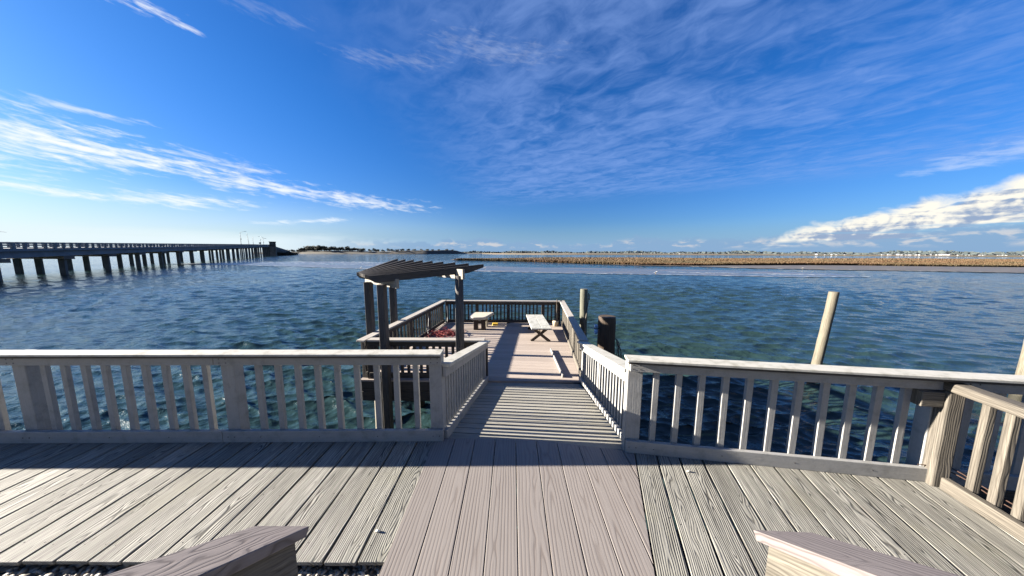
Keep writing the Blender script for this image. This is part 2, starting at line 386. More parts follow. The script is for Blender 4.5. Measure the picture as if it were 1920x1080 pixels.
# ------------------------------------------------------------------ upper deck boards
def clip(poly, a, nrm):
    """keep the side where (p-a).nrm >= 0"""
    out = []
    for i in range(len(poly)):
        p, q = poly[i], poly[(i+1) % len(poly)]
        dp = (p[0]-a[0])*nrm[0]+(p[1]-a[1])*nrm[1]; dq = (q[0]-a[0])*nrm[0]+(q[1]-a[1])*nrm[1]
        if dp >= 0: out.append(p)
        if dp*dq < 0: t = dp/(dp-dq); out.append((p[0]+(q[0]-p[0])*t, p[1]+(q[1]-p[1])*t))
    return out
dL = Vector((.29, .957)).normalized(); nL = (dL.y, -dL.x); LA = (1.115, 2.40)      # joint between pink boards and right boards
m = MB(); pitch = .1965; gap = .0062
k = 0; x1 = -.707
while x1 > -12.8:
    a, b = x1-pitch+gap, x1-gap; e = random.uniform(-.006, .006)
    m.prism([(a, 1.475+e), (b, 1.475+e), (b, 2.66), (a, 2.66)], -.024, 0); x1 -= pitch
t = 0.0; pw = .186
for k in range(13):
    o0, o1 = t+gap, t+pw-gap; t += pw
    base = Vector((LA[0], LA[1])); nv = Vector(nL)
    q = [base+nv*o0-dL*2.2, base+nv*o1-dL*2.2, base+nv*o1+dL*.9, base+nv*o0+dL*.9]
    q = [(p.x, p.y) for p in q]
    # far edge tucked under the railing
    q = clip(q, (1.045-(-.1445)*.08, 2.455+.9895*.08), (-.1445, -.9895)); q = clip(q, (3.42, 2.1), (-1, .22))
    if len(q) > 2: m.prism(q, -.024, 0, (dL.x, dL.y))
deck = m.build('deck', M['deck'], bevel=.004); tag(deck, kind='structure')
m = MB()
for k in range(-4, 8):
    a, b = .041+pitch*k+gap*.45, .041+pitch*(k+1)-gap*.45
    if a < -.76: continue
    f = lambda x: 2.615-max(0, x-.12)*.185
    q = [(a, .72), (b, .72), (b, f(b)), (a, f(a))]
    q = clip(q, (LA[0]-.004*nL[0], LA[1]-.004*nL[1]), (-nL[0], -nL[1]))
    if len(q) > 2: m.prism(q, -.035, .001)
for i in range(7):                                    # screws in pairs on the joist lines
    pass
walk = m.build('walkway', M['pink'], bevel=.003); tag(walk, kind='structure')
m = MB()
for k in range(-4, 7):
    for yy in (1.03, 1.44, 1.86, 2.20):
        for e in (.03, pitch-.03):
            x = .041+pitch*k+e
            if (x-LA[0])*nL[0]+(yy-LA[1])*nL[1] < -.02 and x > -.7:
                y = yy+random.uniform(-.008, .008); m.tube([(x, y, -.003), (x, y, .0007)], .0036, 6)
for k in range(34):
    for yy in (1.58, 1.95, 2.3):
        for e in (.035, pitch-.035):
            if random.random() < .75: x = -.707-pitch*(k+1)+e; y = yy+random.uniform(-.01, .01); m.tube([(x, y, -.003), (x, y, .0006)], .0038, 6)
for k in range(12):
    for s_ in (-.25, -.62, -1.05):
        for e in (.03, pw-.03):
            p = Vector(LA)+Vector(nL)*(pw*k+e)+dL*(s_-.03*k+random.uniform(-.01, .01)); m.tube([(p.x, p.y, -.003), (p.x, p.y, .0006)], .0038, 6)
tag(m.build('deck_screws', M['nail']), 'dark screw heads in rows across the deck boards', 'screws', kind='stuff')
# framing under the boards: rim boards, joists, posts
m = MB()
for y in (1.86, 2.15, 2.40): m.beam((-12.8, y, -.135), (-.62, y, -.135), .04, .19)
m.beam((-12.8, 2.56, -.145), (-.62, 2.70, -.145), .04, .20)
for y in (.76, 1.3, 1.95, 2.40): m.beam((-.66, y, -.137), (1.0, y, -.137), .04, .19)
m.beam((-.66, 2.55, -.137), (1.03, 2.37, -.137), .04, .19)
m.beam((1.03, 2.50, -.145), (5.6, 1.83, -.145), .04, .2); m.beam((.95, 1.6, -.14), (3.3, 1.4, -.14), .04, .19)
for x, y in ((-6, 2.5), (-4.2, 2.5), (-2.4, 2.5), (-.7, 2.5), (1.1, 2.35), (3.2, 2.05), (5.3, 1.75)): m.beam((x, y, -3.2), (x, y, -.24), .14, .14)
tag(m.build('deck_frame', M['grey']), kind='structure')

# gravel bank under and before the deck
mg, nt, b = new_mat('gravel_ground'); tc = nt.add('ShaderNodeTexCoord').outputs['Object']
nt.put(b.inputs['Base Color'], nt.ramp(nt.noise(tc, 22, 4, .6), [(.3, (.07, .062, .05)), (.7, (.22, .20, .16))])); b.inputs['Roughness'].default_value = .9
m = MB()
GZ = lambda y: -.078 if y < 1.47 else -.078-(y-1.47)*.40
prof = [(-12, -.078), (1.47, -.078), (1.9, -.25), (2.25, -.6), (2.6, -2.9)]
for i in range(4):
    (ya, za), (yb, zb) = prof[i], prof[i+1]; m.poly([(-40, ya, za), (40, ya, za), (40, yb, zb), (-40, yb, zb)])
tag(m.build('gravel', mg), kind='structure')
mp_, nt, b = new_mat('pebble_stone'); rnd = nt.add('ShaderNodeNewGeometry').outputs['Random Per Island']
nt.put(b.inputs['Base Color'], nt.ramp(rnd, [(0, (.07, .065, .06)), (.25, (.18, .155, .12)), (.5, (.33, .29, .22)), (.75, (.42, .39, .33)), (1, (.26, .22, .165))])); b.inputs['Roughness'].default_value = .6
m = MB(); ico = [(math.cos(a)*math.cos(e), math.sin(a)*math.cos(e), math.sin(e)) for e in (-.9, -.2, .45, 1.05) for a in np.linspace(0, 2*PI, 8)[:-1]]
def pebble(x, y, z, r):
    o = len(m.v); th = random.random()*PI; c, s_ = math.cos(th), math.sin(th); a, bb, h = r*random.uniform(1, 1.7), r*random.uniform(.75, 1.0), r*random.uniform(.55, .8); ph = random.uniform(-.3, .3)
    for p in ico: m.v.append((x+c*p[0]*a-s_*p[1]*bb, y+s_*p[0]*a+c*p[1]*bb, z+p[2]*h+p[0]*ph*r))
    for j in range(3):
        for i in range(7): m.f.append([o+j*7+i, o+j*7+(i+1) % 7, o+(j+1)*7+(i+1) % 7, o+(j+1)*7+i]); m.uv.append([(0, 0)]*4)
    m.f.append([o+21+i for i in range(7)]); m.uv.append([(0, 0)]*7); m.f.append([o+i for i in reversed(range(7))]); m.uv.append([(0, 0)]*7)
for i in range(3600):
    x = random.uniform(-3.6, -.55); y = random.uniform(1.25, 1.72); r = random.uniform(.007, .013) if random.random() < .85 else random.uniform(.013, .02)
    pebble(x, y, GZ(y)+r*random.uniform(.0, .8), r)
pb = m.build('pebbles', mp_, smooth=True); tag(pb, 'rounded cream and grey pebbles under the deck edge', 'pebbles', kind='stuff')

# stair handrails at the viewer's feet
def stair_cap(label, corner_l, corner_r, dv, light_side):
    cl, cr, dv = Vector(corner_l), Vector(corner_r), -Vector(dv).normalized()
    root = thing('stair_handrail', label, 'handrail', tuple((cl+cr)/2)); org = (cl+cr)/2
    side = (cr-cl); wid = side.length; side.normalize(); up = side.cross(dv).normalized(); up = up if up.z > 0 else -up
    def prt(m, nm, mat, bv): m.v = [tuple(Vector(q)-org) for q in m.v]; return m.build(nm, mat, root, bv)
    m = MB(); c = (cl+cr)/2-up*.016; m.beam(c, c+dv*1.5, wid*.93, .032, up=tuple(up)); prt(m, 'cap', M['cap'], .003)
    m = MB(); c2 = (cl+cr)/2+dv*.055+side*(.0)+Vector((0, 0, -.20)); m.beam(c2, c2+dv*1.4, wid*.62, .33, plumb=True); prt(m, 'side_board', M['body'], .005)
    m = MB(); c3 = (cl+cr)/2+dv*.16; m.beam((c3.x, c3.y, -.06), (c3.x, c3.y, c3.z-.22), .09, .09, up=(0, 1, 0)); prt(m, 'post', M['body'], .005)
stair_cap('sloping stair handrail with mauve cap board at the bottom left, its side in shade', (-.942, .949, .80), (-.74, .941, .80), (-.1405, .7865, -.6015), 1)
stair_cap('sloping stair handrail with pale cap board at the bottom right, its side sunlit', (.882, .933, .80), (1.086, .93, .80), (.1909, .7688, -.6103), -1)

# ------------------------------------------------------------------ ramp and dock
rp = thing('ramp', 'sloping plank ramp striped by baluster shadows between two white railings', 'ramp', (.3, 3.85, -.28))
def rel(mb, o): mb.v = [tuple(Vector(q)-o.location) for q in mb.v]; return mb
m = MB(); n = 18
for i in range(n):
    a, b_ = i/n, (i+1)/n; e = .0032
    l0, l1 = [(RA0[0]+(RA1[0]-RA0[0])*t+.0, RA0[1]+.02+(RA1[1]-RA0[1])*t) for t in (a+e, b_-e)]
    r0, r1 = [(RB0[0]+(RB1[0]-RB0[0])*t, RB0[1]+.0+(RB1[1]-RB0[1])*t) for t in (a+e, b_-e)]
    if i == 0: l0 = (l0[0], 2.63); r0 = (r0[0], 2.47)
    zz = lambda t: -.012+(DOCK-.045+.012)*t
    o = len(m.v); ru = random.uniform(0, 40)
    for dz in (-.035, 0):
        for p, t in ((l0, a+e), (r0, a+e), (r1, b_-e), (l1, b_-e)): m.v.append((p[0], p[1], zz(t)+dz))
    w = .145; Lw = 1.7
    for idx, uv in (((4, 5, 6, 7), [(-w/2, ru), (-w/2, ru+Lw), (w/2, ru+Lw), (w/2, ru)]), ((3, 2, 1, 0), [(w/2, ru), (w/2, ru+Lw), (-w/2, ru+Lw), (-w/2, ru)]),
                    ((0, 1, 5, 4), [(0, ru), (0, ru+Lw), (.03, ru+Lw), (.03, ru)]), ((2, 3, 7, 6), [(0, ru+Lw), (0, ru), (.03, ru), (.03, ru+Lw)]),
                    ((1, 2, 6, 5), [(0, 0), (w, 0), (w, .03), (0, .03)]), ((3, 0, 4, 7), [(0, 0), (w, 0), (w, .03), (0, .03)])):
        m.f.append([o+j for j in idx]); m.uv.append(uv)
rel(m, rp).build('planking', M['ramp'], rp, .003)
for P0, P1 in ((RA0, RA1), (RB0, RB1)):
    m = MB(); m.beam((P0[0], P0[1]+.06, -.15), (P1[0], P1[1], DOCK-.13), .05, .18, plumb=True); rel(m, rp).build('side_beam', M['grey'], rp, .004)

dk = thing('dock', 'lower wooden dock platform of pinkish planks on pilings over the water', 'dock', (-.5, 7.3, DOCK))
m = MB(); ang = math.radians(-4.4); ux = Vector((math.cos(ang), math.sin(ang))); uy = Vector((-ux.y, ux.x))
y = 4.4; 
poly = [(DC['NL'][0]-.10, DC['NL'][1]-.05), (DC['NR'][0]+.10, DC['NR'][1]+.02), (DC['FR'][0]+.10, DC['FR'][1]+.10), (DC['FL'][0]-.10, DC['FL'][1]+.10)]
for i in range(40):
    t0 = 4.55+i*.146
    q = [Vector((-.5, 0))+ux*a+uy*b_ for a, b_ in ((-4, t0+.002), (4, t0+.002), (4, t0+.144), (-4, t0+.144))]; q = [(p.x, p.y) for p in q]
    for j in range(4):
        a_, b_ = poly[j], poly[(j+1) % 4]; q = clip(q, a_, (-(b_[1]-a_[1]), b_[0]-a_[0]))
        if len(q) < 3: break
    if len(q) > 2: m.prism(q, DOCK-.035, DOCK, (ux.x, ux.y))
rel(m, dk).build('planking', M['dock'], dk, .002)
for j in range(4):
    a_, b_ = Vector((*poly[j], 0)), Vector((*poly[(j+1) % 4], 0)); d_ = (b_-a_).normalized(); nn = Vector((d_.y, -d_.x, 0))*-.03
    for k, (zc, hh) in enumerate(((DOCK-.135, .19), (DOCK-.325, .18))):
        if k and j != 0: continue
        m = MB(); m.beam(a_+d_*.03+nn+Vector((0, 0, zc)), b_-d_*.03+nn+Vector((0, 0, zc)), .045, hh); rel(m, dk).build('rim_joist', M['grey'], dk, .004)
for x, yy, r, mt in ((-2.62, 5.36, .085, 'pile'), (-2.2, 9.3, .12, 'piledark'), (1.55, 9.25, .12, 'piledark'), (1.3, 5.3, .12, 'piledark'), (-.5, 5.5, .12, 'piledark'), (-.4, 9.2, .12, 'piledark'), (-2.45, 7.3, .12, 'piledark'), (1.4, 7.2, .12, 'piledark')):
    m = MB(); m.tube([(x, yy, -4), (x, yy, WATER), (x+.01, yy, DOCK-.16)], [r*1.08, r, r*.95], 14); rel(m, dk).build('piling', M[mt], dk, 0, True)

# pergola: fan of rafters over the near left corner of the dock
pg = thing('pergola', 'dark weathered pergola with fanned rafters over the corner of the lower dock', 'pergola', (-2.0, 5.7, DOCK))
def P4(x, y, z0, z1, w, rnd_=False):
    m = MB()
    if rnd_: m.tube([(x, y, z0), (x-.005, y, .3), (x, y, z1)], [w*.54, w*.5, w*.47], 14)
    else: m.beam((x, y, z0), (x, y, z1), w, w, up=(.07, 1, 0))
    rel(m, pg).build('post', M['pergola'], pg, 0 if rnd_ else .006, rnd_)
P4(-2.84, 5.66, -.55, 1.22, .125); P4(-2.29, 5.03, -3.4, 1.24, .125); P4(-2.78, 6.66, -.55, 1.30, .125); P4(-.925, 5.02, -3.4, 1.40, .15, True)
nv = Vector((.66, .75, 0))
m = MB(); m.beam(Vector((-3.075, 5.835, 1.265))+nv*.10, Vector((-2.02, 4.83, 1.265))+nv*.10, .045, .165); rel(m, pg).build('beam', M['beam'], pg, .004)
m = MB(); m.beam(Vector((-3.05, 6.90, 1.43))+nv*.10, Vector((-.895, 4.855, 1.43))+nv*.10, .045, .17); rel(m, pg).build('beam', M['beam'], pg, .004)
for i in range(9):
    t = i/8; a_ = Vector((-2.93, 5.46, 1.355)).lerp(Vector((-2.44, 4.90, 1.335)), t); b_ = Vector((-2.98, 7.5, 1.575)).lerp(Vector((-.50, 5.12, 1.535)), t)
    d_ = (b_-a_); L_ = d_.length; d_.normalize(); sdv = d_.cross(Vector((0, 0, 1))).normalized(); up = sdv.cross(d_)
    m = MB(); o = 0; hh = .064; th = .020 
    prof = [(0, hh), (0, hh*.1), (.10, -hh), (L_-.28, -hh), (L_, hh*.15), (L_, hh)]
    for sg in (-1, 1):
        for s_, z_ in prof: m.v.append(tuple(a_+d_*s_+up*z_+sdv*(sg*th)))
    ru = random.uniform(0, 30)
    m.f.append(list(range(6))[::-1]); m.uv.append([(prof[j][1], prof[j][0]+ru) for j in range(6)][::-1])
    m.f.append([6+j for j in range(6)]); m.uv.append([(prof[j][1], prof[j][0]+ru) for j in range(6)])
    for j in range(6):
        k = (j+1) % 6; m.f.append([j, k, 6+k, 6+j]); m.uv.append([(-th, prof[j][0]), (-th, prof[k][0]), (th, prof[k][0]), (th, prof[j][0])])
    rel(m, pg).build('rafter', M['pergola'], pg, .003)

# ------------------------------------------------------------------ things on the dock
st = thing('stool', 'cream topped stool with dark brown legs near the far rail of the lower dock', 'stool', (-.97, 8.8, DOCK))
def rounded(poly, r, k=4):
    out = []
    for i in range(len(poly)):
        p = Vector(poly[i]); a_ = (Vector(poly[i-1])-p).normalized(); b_ = (Vector(poly[(i+1) % len(poly)])-p).normalized()
        for j in range(k+1):
            t = j/k; q = p+a_*r*(1-t)**2+b_*r*t**2; out.append((q.x, q.y))
    return out
top = rounded([(-1.20, 8.36), (-.80, 8.40), (-.56, 9.16), (-1.20, 9.16), (-1.33, 8.72)], .09)
m = MB(); m.prism(top, -.19, -.105); rel(m, st).build('top', M['cream'], st, .02)
for x in (-1.11, -.875):
    m = MB(); m.box((x, 8.70, (-.191+DOCK)/2), (.135, .16, -.191-DOCK)); rel(m, st).build('leg', M['maroon'], st, .012)
m = MB(); m.box((-.992, 8.71, -.28), (.10, .12, .165)); rel(m, st).build('apron', M['maroon'], st, .004)
m = MB(); m.box((-.80, 9.05, (-.191+DOCK)/2), (.06, .09, -.192-DOCK)); rel(m, st).build('leg', M['cream'], st, .008)
m = MB(); m.box((-.99, 8.646, -.27), (.075, .006, .018)); rel(m, st).build('badge', M['white'], st)

bn = thing('bench', 'low bench with chipped white plank top and dark crossed legs on the lower dock', 'bench', (.74, 8.15, DOCK))
bx = lambda y: .50+.74-.5-(8.15-y)*.0   # noqa
for i in range(2):
    x0 = .485+i*.265-.012
    m = MB(); m.prism([(x0+.04, 7.33), (x0+.30, 7.33), (x0+.262-.02, 9.03), (x0+.002-.02, 9.03)], -.195, -.155); rel(m, bn).build('top_plank', M['benchtop'], bn, .006)
for yy in (7.52, 8.72):
    for sg in (-1, 1):
        m = MB(); yb = yy+(.024 if sg > 0 else -.024); m.beam((.77-sg*.25, yb, DOCK+.0), (.77+sg*.20, yb, -.198), .045, .075, up=(0, 0, 1)); rel(m, bn).build('leg', M['benchleg'], bn, .004)
m = MB(); m.beam((.765, 7.55, -.36), (.765, 8.70, -.36), .04, .09); rel(m, bn).build('stretcher', M['benchleg'], bn, .003)

o = MB(); o.beam((.95, 6.80, DOCK+.027), (.975, 5.24, DOCK+.027), .026, .054); tag(o.build('timber', M['paint'], bevel=.004), 'narrow pale painted timber lying on the lower dock, casting a long shadow', 'timber')
bk = thing('bucket', 'small beige bucket standing in the far right corner of the lower dock', 'bucket', (1.42, 9.16, DOCK))
m = MB(); m.tube([(0, 0, 0), (0, 0, .15), (0, 0, .155)], [.085, .10, .102], 18); m.build('body', M['bucket'], bk, 0, True)
m = MB(); m.tube([(.1*math.cos(a), .02, .15+.08*math.sin(a)) for a in np.linspace(0, PI, 10)], .005, 5); m.build('handle', M['wire'], bk)
m = MB(); m.tube([(1.47, 9.30, DOCK), (1.475, 9.335, .15)], .013, 8); m.tube([(1.475, 9.335, .15), (1.48, 9.34, .28)], .017, 8); tag(m.build('boat_hook', M['benchleg'], smooth=True), 'thin dark pole leaning in the far right corner of the dock behind the bucket', 'pole')
yb = MB(); yb.prism(rounded([(-.64, 9.17), (-.46, 9.16), (-.45, 9.27), (-.63, 9.28)], .02, 3), DOCK, DOCK+.075); tag(yb.build('tub', M['yellow'], bevel=.01), 'small yellow tub on the dock right of the stool', 'tub')
m = MB()
for k in range(80):
    cx, cy = random.gauss(-1.93, .30), random.gauss(8.1, .20); cx = min(max(cx, -2.36), -1.45); pts = []; a0 = random.random()*6.28; r = random.uniform(.05, .2); z = DOCK+.01+random.random()*.07
    for j in range(9):
        a = a0+j*random.uniform(.4, .9); r2 = r*random.uniform(.6, 1.3); pts.append((min(max(cx+r2*math.cos(a), -2.38), -1.4), cy+r2*.8*math.sin(a), max(DOCK+.006, z+random.uniform(-.03, .05))))
    m.tube(pts, random.uniform(.0035, .0065), 4)
tag(m.build('fishing_net', M['red']), 'tangled heap of red netting cord on the lower dock by the left railing', 'net')
m = MB(); pts = [(-2.50, 7.45, DOCK+.02), (-2.42, 8.0, DOCK+.015), (-2.30, 8.7, DOCK+.03), (-2.20, 9.25, DOCK+.03), (-2.15, 9.38, DOCK+.06), (-2.14, 9.41, DOCK+.3), (-2.16, 9.41, DOCK+.62)]
m.tube(pts, .011, 6); tag(m.build('hose', M['white'], smooth=True), 'thin white hose running along the left dock railing and up its corner post', 'hose')
m = MB(); pts = [(-2.36+.02*math.sin(t*5), 7.75+.32*t+.05*math.sin(t*9), DOCK+.55-.48*math.sin(PI*min(1, t+.15))) for t in np.linspace(0, 1, 12)]
m.tube([(p[0]+.0, p[1], p[2]) for p in pts], .006, 5); tag(m.build('cord', M['white'], smooth=True), 'loose white cord hanging in a loop on the left dock railing', 'cord')

# ------------------------------------------------------------------ mooring pilings
def piling(label, base, top, r0, r1, mat, n=20, knots=0):
    o = thing('mooring_piling', label, 'piling', base); b_, t_ = Vector(base), Vector(top); m = MB(); pts, rs = [], []
    for i in range(13):
        t = -.25+1.25*i/12; p = b_.lerp(t_, t); pts.append(p-b_+Vector((random.uniform(-1, 1), random.uniform(-1, 1), 0))*r0*.05); rs.append(r0+(r1-r0)*t+random.uniform(-1, 1)*r0*.04)
    pts[-1] = t_-b_; pts[-2] = (t_-b_)*.96; pts.append(pts[-1]+Vector((0, 0, .012))); rs.append(r1*.95)
    m.tube(pts, rs, n); m.build('shaft', mat, o, 0, True)
    md = o.children[0].modifiers.new('Edge', 'EDGE_SPLIT'); md.split_angle = .9
    return o
tp = piling('tall slim grey piling with a rope, behind the right dock railing', (1.84, 7.2, WATER), (1.815, 7.2, .89), .10, .092, M['pilegrey'])
m = MB(); m.tube([(.09, -.02, 2.98), (.075, -.06, 2.75), (.02, -.105, 2.4), (-.03, -.105, 2.27), (.01, -.105, 2.1), (-.01, -.108, 1.7), (0, -.11, 1.2)], .011, 6); m.tube([(.09, .0, 3.0), (.125, 0, 2.92), (.11, -.02, 2.82)], .012, 6); m.build('rope', M['rope'], tp, 0, True)
tk = piling('thick dark brown flat-topped piling with hanging rope, beside the ramp', (1.965, 5.8, WATER), (1.955, 5.8, .50), .185, .172, M['piledark'], 24)
m = MB()
for k in range(5):
    x0 = .17; pts = [(.15+.02*k, -.06-.02*k, 2.28-.02*k)]
    for j in range(1, 9): t = j/8; pts.append((.18+.07*math.sin(PI*t)*(.5+.25*k)+random.uniform(-.01, .01), -.05-.02*k+random.uniform(-.015, .015), 2.28-.02*k-(.55+.13*k)*t*(1 if k < 3 else .6)))
    m.tube(pts, .008, 5)
m.build('rope', M['rope'], tk, 0, True)
fl = thing('float', 'pale blue plastic float hanging on the left of the thick dark piling', 'float', (1.715, 5.72, .17))
m = MB(); m.tube([(0, 0, -.01), (0, 0, .02), (0, 0, .10)], [.022, .034, .036], 14); m.build('body', M['float'], fl, 0, True)
m = MB(); m.tube([(0, 0, .115), (0, 0, .17), (0, 0, .185)], [.036, .036, .03], 14); m.build('cap', M['float'], fl, 0, True)
m = MB(); m.tube([(0, 0, .10), (0, 0, .116)], .039, 14); m.tube([(.03, 0, .108), (.075, .02, .108)], .01, 6); m.build('strap', M['nail'], fl)
piling('slim leaning tan piling standing in the water beyond the right railing', (9.22, 8.42, WATER), (9.50, 8.42, .68), .122, .112, M['pile'])
piling('pale yellow piling at the far right edge beyond the right railing', (13.55, 7.3, WATER), (13.68, 7.3, .95), .13, .12, M['pile'])
for (x, y, l) in ((1.47, 2.185, 'small white shell lying on the right deck boards near the railing'), (-.865, 1.66, 'small white shell lying on the left deck boards near the walkway')):
    m = MB(); pts = [(x-.016, y, .005), (x-.006, y+.003, .008), (x+.006, y-.002, .009), (x+.015, y+.003, .005)]; m.tube(pts, [.004, .008, .007, .003], 8); tag(m.build('shell', M['shell'], smooth=True), l, 'shell')

# ------------------------------------------------------------------ water: real waves, grid spacing growing with distance
BAR_LO = [(-112, 92), (-83.4, 86.8), (-58.1, 78.5), (-42.3, 71.4), (-22, 65.9), (-4.5, 61.1), (14.5, 55.7), (33.1, 52.6), (49.3, 49.2), (62, 50)]
BAR_UP = [(66, 60), (57.5, 66), (35.1, 75), (8, 80), (-9.5, 85.4), (-30, 100), (-46.7, 112), (-74.4, 122), (-98.4, 113)]
BAR = np.array(BAR_LO+BAR_UP)
def inside(poly, x, y):
    r = np.zeros(x.shape, bool); n = len(poly); j = n-1
    for i in range(n):
        xi, yi = poly[i]; xj, yj = poly[j]
        r ^= ((yi > y) != (yj > y)) & (x < (xj-xi)*(y-yi)/(yj-yi+1e-12)+xi); j = i
    return r
NR, NA = 1150, 600
r = 3.0*(900/3.0)**(np.arange(NR)/(NR-1)); th = np.radians(np.linspace(-78, 78, NA))
RR, TH = np.meshgrid(r, th, indexing='ij'); X = RR*np.sin(TH); Y = RR*np.cos(TH)
calm = 1-.8*inside(BAR, X, Y); calm[:] = calm
for _ in range(3): calm[1:-1, 1:-1] = (calm[:-2, 1:-1]+calm[2:, 1:-1]+calm[1:-1, :-2]+calm[1:-1, 2:]+calm[1:-1, 1:-1])/5
patch = .82+.38*np.sin(X*.11+Y*.05+1)*np.sin(Y*.16-X*.04+.6*np.sin(X*.07))
DX = np.zeros_like(X); DY = np.zeros_like(X); DZ = np.zeros_like(X)
NW = 90
lam = np.exp(rng.uniform(math.log(.17), math.log(2.2), NW)); dirs = math.radians(-101)+rng.normal(0, .40, NW)
ph = rng.uniform(0, 2*PI, NW); cell = RR*.0052
for l, a, p in zip(lam, dirs, ph):
    k = 2*PI/l; amp = l/(2*PI)*(.080 if l < .5 else .072 if l < 1.1 else .032)
    fade = np.clip((l/cell-2.2)/2, 0, 1); cx, cy = math.cos(a), math.sin(a)
    q = k*(X*cx+Y*cy)+p+.6*np.sin(.21*X*cy-.17*Y*cx+p*3)
    A_ = amp*fade*calm*patch
    DZ += A_*np.cos(q); DX -= .9*A_*cx*np.sin(q); DY -= .9*A_*cy*np.sin(q)
V = np.stack([X+DX, Y+DY, WATER+DZ], -1).reshape(-1, 3)
ii = (np.arange(NR-1)[:, None]*NA+np.arange(NA-1)[None, :]).ravel()
Q = np.stack([ii, ii+1, ii+NA+1, ii+NA], -1)[:, ::-1]
mw, nt, b = new_mat('bay_water'); tc = nt.add('ShaderNodeTexCoord').outputs['Object']
pos = nt.add('ShaderNodeNewGeometry').outputs['Position']
mp2 = nt.add('ShaderNodeMapping'); nt.l.new(pos, mp2.inputs[0]); mp2.inputs['Scale'].default_value = (.62, 1.0, 1.0); mp2.inputs['Rotation'].default_value = (0, 0, math.radians(-8))
w1 = nt.noise(mp2.outputs[0], 1.15, 6, .62, .6); w2 = nt.noise(mp2.outputs[0], 6.0, 4, .6, .5); w0 = nt.noise(mp2.outputs[0], .32, 4, .6, .5)
big = nt.noise(pos, .035, 4, .6)
cam_d = nt.add('ShaderNodeVectorMath', operation='LENGTH'); nt.l.new(pos, cam_d.inputs[0]); dist = cam_d.outputs['Value']
far = nt.smooth(dist, 8, 70)
h = nt.add_(nt.add_(nt.mul(nt.mul(w1, .17), far), nt.mul(nt.mul(w0, .45), nt.smooth(dist, 40, 200))), nt.mul(w2, .045))
h = nt.mul(h, nt.lin(big, .3, .7, .6, 1.15))
nt.put(b.inputs['Normal'], nt.bump(h, 1.0, 1.0))
nt.put(b.inputs['Base Color'], nt.mix(nt.smooth(big, .35, .65), (.0125, .0265, .0265), (.0135, .0285, .028)))
b.inputs['Roughness'].default_value = .05; b.inputs['IOR'].default_value = 1.33
w = np_mesh('water', V, Q, mw); tag(w, kind='structure')
m = MB(); z = WATER-.35
m.poly([(-9000, -200, z), (9000, -200, z), (9000, 12000, z), (-9000, 12000, z)]); tag(m.build('bay', mw), kind='structure')

# sand bar just awash, with a foam edge
ms, nt, b = new_mat('wet_sand'); pos = nt.add('ShaderNodeNewGeometry').outputs['Position']
mp3 = nt.add('ShaderNodeMapping'); nt.l.new(pos, mp3.inputs[0]); mp3.inputs['Scale'].default_value = (.25, 1.0, 1.0)
n1 = nt.noise(mp3.outputs[0], .35, 6, .65); n2 = nt.noise(mp3.outputs[0], 3.0, 4, .6)
nt.put(b.inputs['Base Color'], nt.mix(nt.smooth(n1, .42, .62), (.060, .075, .095), (.10, .105, .12)))
nt.put(b.inputs['Roughness'], nt.lin(n1, .35, .65, .12, .45)); nt.put(b.inputs['Normal'], nt.bump(n2, .06, 1.0)); b.inputs['IOR'].default_value = 1.33
def smooth_poly(P_, jit, step=1.2):
    out = []
    for i in range(len(P_)):
        a_, b_ = np.array(P_[i]), np.array(P_[(i+1) % len(P_)]); n = max(2, int(np.linalg.norm(b_-a_)/step))
        for j in range(n): out.append(tuple(a_+(b_-a_)*j/n+rng.normal(0, jit, 2)))
    return out
bar = smooth_poly(BAR_LO+BAR_UP, .18)
me = bpy.data.meshes.new('sandbar'); import bmesh
def flat_sheet(name, pts, z, mat, dome=0):
    bm = bmesh.new(); vs = [bm.verts.new((p[0], p[1], z)) for p in pts]; f = bm.faces.new(vs); bmesh.ops.triangulate(bm, faces=[f])
    me = bpy.data.meshes.new(name); bm.to_mesh(me); bm.free(); me.materials.append(mat)
    o = bpy.data.objects.new(name, me); COL.objects.link(o); return o
tag(flat_sheet('sandbar', bar, WATER+.035, ms), kind='structure')
m = MB(); pts = []
lo = smooth_poly(BAR_LO, .0, .7); lo = [p for p in lo if p[1] < 200][:int(len(lo)*.5)]
def foam_line(P_, zz, wid, den, jit):
    for i in range(len(P_)-1):
        a_, b_ = np.array(P_[i]), np.array(P_[i+1]); L_ = np.linalg.norm(b_-a_); n = max(1, int(L_*den))
        for j in range(n):
            c = a_+(b_-a_)*rng.random()+rng.normal(0, jit, 2); s = rng.uniform(.3, 1.4); wd = wid*rng.uniform(.4, 1.3); d_ = (b_-a_)/L_; nn = np.array([-d_[1], d_[0]])
            q = [c-d_*s, c-d_*s*.3-nn*wd, c+d_*s*.5-nn*wd*.8, c+d_*s, c+d_*s*.3+nn*wd, c-d_*s*.5+nn*wd]
            m.poly([(p[0], p[1], zz+rng.uniform(0, .02)) for p in q])
foam_line(BAR_LO[1:], WATER+.09, .13, 1.1, .12)
foam_line([(-98, 113), (-74, 118), (-46, 108), (-30, 98)], WATER+.08, .2, 2.0, 3.2)
foam_line([(-85, 100), (-60, 97), (-40, 88), (-25, 82)], WATER+.08, .15, 1.2, 4.0)
foam_line([(34, 60), (50, 56), (60, 53)], WATER+.09, .12, 1.6, .8)
tag(m.build('foam', M['foam']), 'thin broken white foam along the edge of the shallow sandbar', 'foam', kind='stuff')

